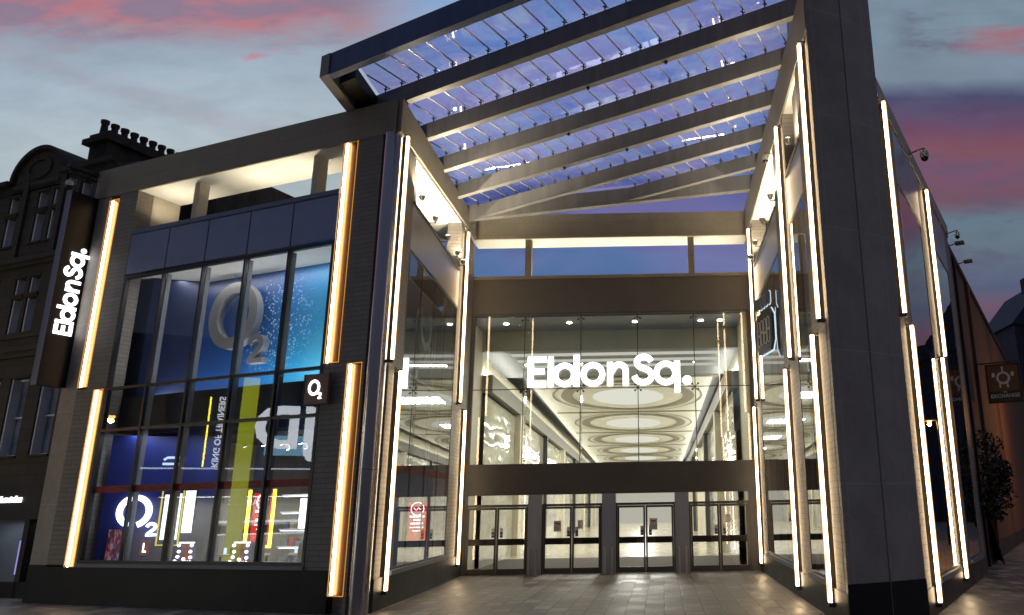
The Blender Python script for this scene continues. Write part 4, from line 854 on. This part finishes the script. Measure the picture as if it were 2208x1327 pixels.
# ================================================================== cameras on brackets
def cctv(label,fr,x,y,z,ln=.55,s_=1.):
    o=thing('security_camera',label,'security camera',sub(fr,x,y,z)); part('arm',MB().cyl((0,.0,0),(0,-ln,.06),.022*s_,.022*s_,8).box(-.05,.05,-.02,.0,-.08,.08).cyl((0,-ln,.06),(0,-ln,-.02),.03*s_,.03*s_,8),M['fin'],o)
    part('housing',MB().lathe((0,-ln,-.20*s_),[(.05*s_,0),(.10*s_,.03*s_),(.11*s_,.10*s_),(.09*s_,.17*s_),(.04*s_,.2*s_)],18),M['bulb'],o,smooth=True)
    part('dome',MB().lathe((0,-ln,-.30*s_),[(.01,0),(.05*s_,.02),(.085*s_,.06*s_),(.09*s_,.10*s_)],18),M['dome'],o,smooth=True); return o
cctv('dome camera on an arm above the street side wall right of the tower',F_O,3.9,-.03,10.55,.34)
cctv('small dome camera at the far end of the street side wall',F_O,10.2,-.03,10.4,.3,.8)
cctv('dome camera under the coping of the right wing',F_R,-6.5,-.02,10.95,.22,.8)
cctv('white dome camera at the top of the black blade sign',F_L,-10.2,-.6,11.05,.15,.9)
o=thing('roof_bracket','dark steel outrigger beam above the blade sign','bracket',sub(F_L,-10.3,.3,11.5)); part('beam',MB().box(-.07,.07,-1.1,.6,-.05,.06).box(-.03,.03,-1.05,.5,-.22,-.16),M['blackm'],o); part('hanger',MB().box(-.03,.03,-.75,-.7,-.7,-.05),M['blackm'],o)

# ================================================================== VICTORIAN BUILDING (left)
F_V=sub(F_L,0,.8,0)
VB=thing('sandstone_building','sooty old sandstone building with a curved gable at the far left','building',sub(F_V,-14,0,0))
fv=lambda name,m_,*bx: flush(VB,name,m_,F_V,*bx)
wins=[]
# window openings: (x0,x1,z0,z1)
for xc in (-15.55,-13.95,-13.1,-11.5): 
    for (z0,z1) in ((10.15,11.25),(8.9+.65,10.0)): pass
op=[]
def addw(x0,x1,z0,z1): op.append((x0,x1,z0,z1))
for x0 in (-15.75,-14.35,-13.62,-12.35): addw(x0,x0+.52,9.95,11.15); addw(x0,x0+.52,11.32,12.05)
for x0 in (-14.75,-14.02,-12.55): addw(x0,x0+.52,7.45,8.75); addw(x0,x0+.52,8.92,9.5) if False else None
op=[]
for x0 in (-15.75,-14.35,-13.62,-12.35): op+= [(x0,x0+.50,10.30,11.30),(x0,x0+.50,11.42,12.00)]
for x0 in (-15.9,-14.62,-13.95,-12.62): op+= [(x0,x0+.50,7.40,8.50),(x0,x0+.50,8.62,9.15)]
for x0 in (-15.2,-13.9,-12.5): op+= [(x0,x0+.85,3.75,6.0)]
xsb=sorted(set([-16.4,-11.0]+[q[0] for q in op]+[q[1] for q in op])); 
def wallgrid(z0,z1,ops):
    b=MB(); X=sorted(set([-16.4,-10.85]+[q[0] for q in ops]+[q[1] for q in ops])); Zs=sorted(set([z0,z1]+[q[2] for q in ops]+[q[3] for q in ops]))
    for i in range(len(X)-1):
        run=None
        for j in range(len(Zs)-1):
            cx_,cz_=(X[i]+X[i+1])/2,(Zs[j]+Zs[j+1])/2
            if any(q[0]<cx_<q[1] and q[2]<cz_<q[3] for q in ops): continue
            b.box(X[i],X[i+1],0,.35,Zs[j],Zs[j+1])
    return b
part('wall',wallgrid(2.9,12.4,op),M['vict'],VB,F_V)
for (x0,x1,z0,z1) in op:
    b=MB(); b.box(x0,x0+.06,.05,.33,z0,z1); b.box(x1-.05,x1,.22,.33,z0,z1); b.box(x0+.06,x1-.05,.22,.33,z0,z0+.05); b.box(x0+.06,x1-.05,.22,.33,z1-.05,z1); b.box(x0+.06,x1-.05,.24,.32,(z0+z1)/2-.02,(z0+z1)/2+.02)
    w_=part('window',b,M['sash'],VB,F_V); b=MB(); b.quad((x0,.30,z0),(x1,.30,z0),(x1,.30,z1),(x0,.30,z1)); part('pane',b,M['panesky'],w_,F_V)
fv('back_fill',M['dark'],(-16.4,-10.85,.6,5,2.9,12.3))
fv('cornice',M['vict'],(-16.5,-10.85,-.22,.0,9.62,9.78),(-16.5,-10.85,-.14,.0,9.50,9.62),(-16.5,-10.85,-.12,0,6.62,6.78),(-16.5,-10.85,-.18,0,6.78,6.92),(-16.4,-10.85,-.08,0,7.22,7.36))
fv('roof_cornice',M['victd'],(-16.55,-15.75,-.2,.1,12.4,12.56),(-13.25,-10.85,-.2,.1,12.4,12.56),(-16.45,-10.85,-.05,.35,12.1,12.395))
arc=[(-14.5+1.12*math.cos(a),12.5+.95*math.sin(a)) for a in [PI*i/24 for i in range(25)]]
part('curved_gable',MB().prismy([(-13.38,12.4)]+arc+[(-15.62,12.4)],.0,.9),M['vict'],VB,F_V)
rim=[(-14.5+1.20*math.cos(a),12.5+1.03*math.sin(a)) for a in [PI*i/24 for i in range(25)]]; part('gable_coping',MB().stroke(rim,.13,-.14,1.1),M['victd'],VB,F_V)
for x0 in (-15.0,-13.2): fv('pilaster',M['vict'],(x0,x0+.22,-.09,0,9.8,12.4))
for (x0,x1,z0,z1) in op: fv('window_hood',M['vict'],(x0-.06,x1+.06,-.05,0,z1+.003,z1+.05)); fv('window_sill',M['vict'],(x0-.06,x1+.06,-.07,0,z0-.055,z0-.003))
part('gable_carving',MB().stroke([(-14.5+.55*math.cos(2*PI*i/24),12.85+.32*math.sin(2*PI*i/24)) for i in range(24)],.08,-.06,0,True),M['vict'],VB,F_V)
fv('frieze',M['vict'],(-15.6,-13.4,-.07,0,12.25,12.38),(-15.6,-13.4,-.05,0,11.98+.12,12.16+.02))
fv('shop_fascia',M['blackm'],(-16.4,-10.85,-.15,.3,2.0,2.9)); fv('shop_front_post',M['blackm'],(-11.9,-11.7,-.1,.2,0,2.0)); fv('shop_front_post',M['blackm'],(-16.4,-16.2,-.1,.2,0,2.0)); fv('shop_window_back',M['grey'],(-16.2,-10.85,.9,1.0,0,2.0))
fv('stall_riser',M['granite'],(-16.2,-10.85,-.1,.1,0,.4))
b=MB(); b.quad((-16.2,-.02,.4),(-11.9,-.02,.4),(-11.9,-.02,2.0),(-16.2,-.02,2.0)); part('shop_glass',b,M['glass'],VB,F_V)
for k,hh in enumerate((.17,.12,.13,.12,.15,.13,.17,.12,.13)): part('shop_lettering',MB().box(-13.02+.105*k,-12.94+.105*k,-.17,-.155,2.46,2.46+hh),M['whitelit'],VB,F_V)
area('shop_lamp',sub(F_V,-13.,.4,1.95),3,.3,14,(.9,.95,1),VB)
screen('light_box','tall lilac lit poster in the dark shop at the far left edge','light box',(F_V,.25),-12.55,-12.18,.55,1.45,emis('lilac_screen',(.45,.42,.95),.8))
# slate roof behind
b=MB(); b.prismy([(-16.5,12.4),(-10.0,12.4),(-11.5,13.0),(-15.5,13.2)],1.0,7.); part('roof',b,M['slate'],VB,F_V)
part('lower_roof',MB().box(-13.5,-9.7,2.5,7.,9.4,13.2),M['victd'],VB,F_V)
CH=thing('chimney_stack','long sooty chimney stack with a row of nine pots','chimney',sub(F_L,-15.25,4.2,11.45))
b=MB(); b.box(-.48,.48,-1.4,1.65,.0,3.35); part('stack',b,M['victd'],CH); part('cornice',MB().box(-.66,.66,-1.58,1.83,3.352,3.55).box(-.54,.54,-1.46,1.71,2.6,2.72).box(-.52,.52,-1.44,1.69,3.55,3.75),M['victd'],CH)
pot=None
for i in range(9):
    b=MB(); b.lathe((0,-1.32+.355*i,3.75),[(.125,0),(.105,.36),(.135,.40),(.14,.52),(.11,.53)],12); part('chimney_pot',b,M['victd'],CH,smooth=True)
# dark house behind the terrace opening
hb=thing('rear_building','dark slate roofed building seen through the terrace opening','building',sub(F_L,-7,8,0))
part('wall',MB().prismy([(-13,9.42),(-4.6,9.42),(-4.6,12.9),(-6.0,14.2),(-13,14.2)],0,3),M['victd'],hb); b=MB(); b.hexa([(-13,-.1,14.21),(-6.0,-.1,14.21),(-4.5,-.1,12.92),(-4.5,3,12.92),(-6.0,3,14.21),(-13,3,14.21)][:2]+[(-6.0,3,14.21),(-13,3,14.21)],[(-13,-.1,14.4),(-5.95,-.1,14.4),(-5.95,3,14.4),(-13,3,14.4)]); part('roof',b,M['slate'],hb)

# ================================================================== RIGHT STREET
bw_=thing('brick_building','long brown brick building beyond the right wing lit by orange street light','building',sub(F_O,10.4,.25,0))
part('wall',MB().box(0.0,46,0,6,0,10.5),M['brick'],bw_); part('parapet',MB().box(0.0,46,-.08,.3,10.502,10.7),M['victd'],bw_); part('downpipe',MB().cyl((2.6,-.08,0),(2.6,-.08,10.4),.06,.06,10),M['blackm'],bw_)
part('pilaster',MB().box(1.0,1.7,-.12,0,0,10.4),M['brick'],bw_); part('pilaster',MB().box(6.4,7.1,-.12,0,0,10.4),M['brick'],bw_)
part('doorway',MB().box(2.9,3.8,-.05,0,0,2.4),M['blackm'],bw_); part('plinth_course',MB().box(3.82,46,-.06,0,0,.6),M['victd'],bw_)
for i,x in enumerate((2.2,4.6)):
    o=thing('roof_floodlight',['unlit floodlight on the roof edge of the brick wall, nearer one','unlit floodlight on the roof edge of the brick wall, farther one'][i],'floodlight',sub(F_O,10.4+x,.2,10.75)); part('arm',MB().cyl((0,0,0),(0,-.22,.04),.02,.02,8),M['blackm'],o); part('head',MB().box(-.15,.15,-.5,-.2,.0,.08,.01),M['fin'],o)
ps=thing('hanging_sign','hanging pub sign with an orange face and dark name board','sign',F_O@Matrix.Translation((16.6,.17,5.6))@Matrix.Rotation(-PI/2,4,'Z'))
part('bracket',MB().box(0,1.55,-.02,.02,1.50,1.55),M['blackm'],ps); part('wall_plate',MB().box(0,.06,-.03,.03,.9,1.498),M['blackm'],ps)
part('sign_frame',MB().box(.30,1.50,-.05,.05,0,.06).box(.30,1.50,-.05,.05,1.4,1.46).box(1.44,1.50,-.05,.05,.06,1.4).box(.30,.36,-.05,.05,.06,1.4),M['soil'],ps)
part('sign_face',MB().box(.36,1.44,-.02,.02,.45,1.4),M['orange'],ps); part('name_board',MB().box(.36,1.44,-.025,.025,.06,.448),M['blackm'],ps)
part('emblem',MB().stroke(ring((.9,.93),.24,.16,0,0)[0],.08,-.035,-.022,True).box(.87,.93,-.034,-.023,1.13,1.36).box(.74,.80,-.034,-.023,.56,.76).box(1.0,1.06,-.034,-.023,.56,.76).box(.52,.62,-.034,-.023,.98,1.14).box(1.18,1.28,-.034,-.023,.98,1.14),M['bulb'],ps)
text('sign_text','EXCHANGE',.19,.9,-.03,.25,M['bulb'],ps,None,.003,.02); text('sign_text','THE',.08,.9,-.03,.39,M['bulb'],ps,None,.003,.01)
# hanging baskets / climbers on the brick wall
def foliage(name,label,fr,c,rx,ry,rz_,n,cat='plant'):
    o=thing(name,label,cat,fr,'hanging plants on the brick wall'); b=MB()
    cs_=[Vector((random.uniform(-.6,.6)*rx,random.uniform(-.3,.3)*ry,random.uniform(-1.3,.6)*rz_)) for _ in range(6)]
    for i in range(n):
        while True:
            q=Vector((random.uniform(-1,1),random.uniform(-1,1),random.uniform(-1,1)))
            if q.length<1 and random.random()<.35+q.length*.6: break
        P=Vector((q.x*rx*.55,q.y*ry*.7,q.z*rz_*.5))+cs_[i%6]+Vector(c); a=random.uniform(.05,.11); e1=Vector((random.gauss(0,1),random.gauss(0,1),random.gauss(0,1))).normalized(); e2=e1.orthogonal().normalized()
        vs=[b.bm.verts.new(P+e1*a),b.bm.verts.new(P+e2*a*.5),b.bm.verts.new(P-e1*a),b.bm.verts.new(P-e2*a*.5)]; b.bm.faces.new(vs)
    part('foliage',b,M['leaf'],o); part('basket',MB().lathe((c[0],c[1],c[2]-.25),[(.05,0),(.2,.08),(.27,.25)],14),M['soil'],o,smooth=True); part('bracket',MB().cyl((c[0],0,c[2]+.8),(c[0],c[1],c[2]+.75),.015,.015,6).cyl((c[0],c[1],c[2]+.75),(c[0],c[1],c[2]),.008,.008,6),M['blackm'],o)
    return o
foliage('hanging_plant','nearest trailing hanging plant on the brick wall by the corner',sub(F_O,12.1,.2,0),(0,-.45,3.2),.75,.45,1.1,700)
foliage('hanging_plant','second trailing hanging plant farther along the brick wall',sub(F_O,14.6,.2,0),(0,-.5,3.4),.8,.5,1.0,600)
foliage('hanging_plant','third hanging plant near the pub sign',sub(F_O,17.2,.2,0),(0,-.5,3.1),.5,.45,.8,300)
ab=thing('chalk_board','leaning chalk board standing against the brick wall on the pavement','chalk board',F_O@Matrix.Translation((14.4,-.15,0))@Matrix.Rotation(R(18),4,'Z')@Matrix.Rotation(R(-10),4,'X'))
part('frame',MB().box(0,.07,-.03,.03,0,1.75).box(.98,1.05,-.03,.03,0,1.75).box(.07,.98,-.03,.03,.1,.17).box(.07,.98,-.03,.03,1.68,1.75),M['soil'],ab); part('board',MB().box(.07,.98,-.015,.015,.17,1.68),M['blackm'],ab)
for i in range(5): part('chalk_line',MB().box(.2+.05*(i%2),.8-.07*(i%3),-.02,-.016,1.45-.25*i,1.50-.25*i).box(.3,.62,-.02,-.016,1.36-.25*i,1.385-.25*i),M['fin'],ab)
# distant gabled house
gh=thing('distant_house','distant dark gabled building at the end of the side street','building',Matrix.Translation((43,78,0)))
part('wall',MB().box(-6,12,0,10,0,20),M['gable'],gh); b=MB(); b.prismy([(-6.3,20),(-2,25),(3,24.2),(7.,20),(12,17.5)],-.2,10); part('roof',b,M['gable'],gh)
part('chimney',MB().box(-2.6,-1.6,3,4.4,23,26),M['victd'],gh)
# sodium street lamps (seen as reflections in the windows)
def lampost(label,x,y,z):
    o=thing('street_lamp',label,'street lamp',Matrix.Translation((x,y,0))); part('pole',MB().cyl((0,0,0),(0,0,z+.2),.07,.045,12).cyl((0,0,0),(0,0,.9),.11,.1,12).cyl((0,0,z+.2),(.35,-.1,z+.3),.035,.03,8),M['blackm'],o,smooth=True)
    part('lamp_head',MB().box(.1,.75,-.2,.0,z+.22,z+.32,.02),M['fin'],o); part('lamp_glass',MB().lathe((.42,-.1,z+.12),[(.05,0),(.12,.04),(.13,.1)],14),M['sodium'],o,smooth=True); point('lamp',Matrix.Translation((x+.42,y-.1,z+.05)),120 if x<0 else 420,(1,.42,.10),.1,o)
lampost('orange street lamp on the pavement left of the old sandstone building',-24.2,17.4,5.35)
lampost('orange street lamp down the side street by the brick building',20.1,36.9,5.95)


# ================================================================== SHOP ACROSS THE STREET (reflected in the windows)
F_S=frame(-25.1,10.57,math.atan2(.92426,-.38176))
OS=thing('sports_shop','dark sports shop front with a big lit JD across the street','building',F_S)
fs_=lambda name,m_,*bx: flush(OS,name,m_,F_S,*bx)
fs_('wall',M['dark'],(-6,7,.3,.6,2.9,9.5),(-6,-4.5,.3,.6,0,2.9),(5.5,7,.3,.6,0,2.9))
fs_('upper_glazing',M['navy'],(-2.4,5.4,.26,.298,3.4,7.8)); fs_('fascia_light',emis('pale_blue_panel',(.25,.6,.9),3.),(-2.0,.75,.20,.25,4.5,5.35))
for x in (-2.4,-.9,1.1,2.3,3.6,5.4): fs_('mullion',M['frame2'],(x-.04,x+.04,.18,.26,3.4,7.8))
for z in (3.9,5.0,6.3): fs_('soffit_line',emis('pale_line',(.6,.75,.9),4.) if z==3.9 else M['frame2'],(-2.4,5.4,.16,.2,z,z+.06))
part('lit_column',MB().box(1.2,1.82,0,.15,.1,7.8),M['green'],OS,F_S)
bl=text('shop_letters','JD',2.5,.0,.0,5.6,M['jd'],OS,F_S,.05,.03)
text('vertical_text','KING OF TRAINERS',.34,2.55,.1,5.45,M['jd'],OS,F_S,.01,.02,rot=-PI/2)
part('neon_line',MB().box(2.94,3.0,.08,.12,4.0,6.9),emis('shop_neon',(1,.85,.05),12.),OS,F_S)
text('window_text','TRAINERS',.34,1.1,.05,2.52,M['jd'],OS,F_S,.01,.02)
fs_('shop_interior',M['offw'],(-4.5,5.5,3.0,3.1,0,2.9)); fs_('lit_shelf',M['jd'],(-1.2,2.3,1.2,1.3,1.70,1.80),(-1.2,2.3,1.2,1.3,1.2,1.26)); fs_('shelf_goods',M['grey'],(-1.0,2.2,1.25,1.4,1.26,1.60)); fs_('shop_floor',M['floorin'],(-4.5,5.5,.3,3,0.01,.05)); fs_('shop_ceiling',M['dark'],(-4.5,5.5,.3,3,2.85,2.9))
area('shop_light',sub(F_S,.5,1.6,2.8),8,1.5,400,(.9,.97,1),OS)
for o in D.objects:
    if o.get('kind') is None and o.parent is None and o.type=='LIGHT': pass
SC.cycles.use_denoising=True; SC.cycles.filter_width=1.55
SC.cycles.max_bounces=8; SC.cycles.transparent_max_bounces=16; SC.cycles.sample_clamp_indirect=6
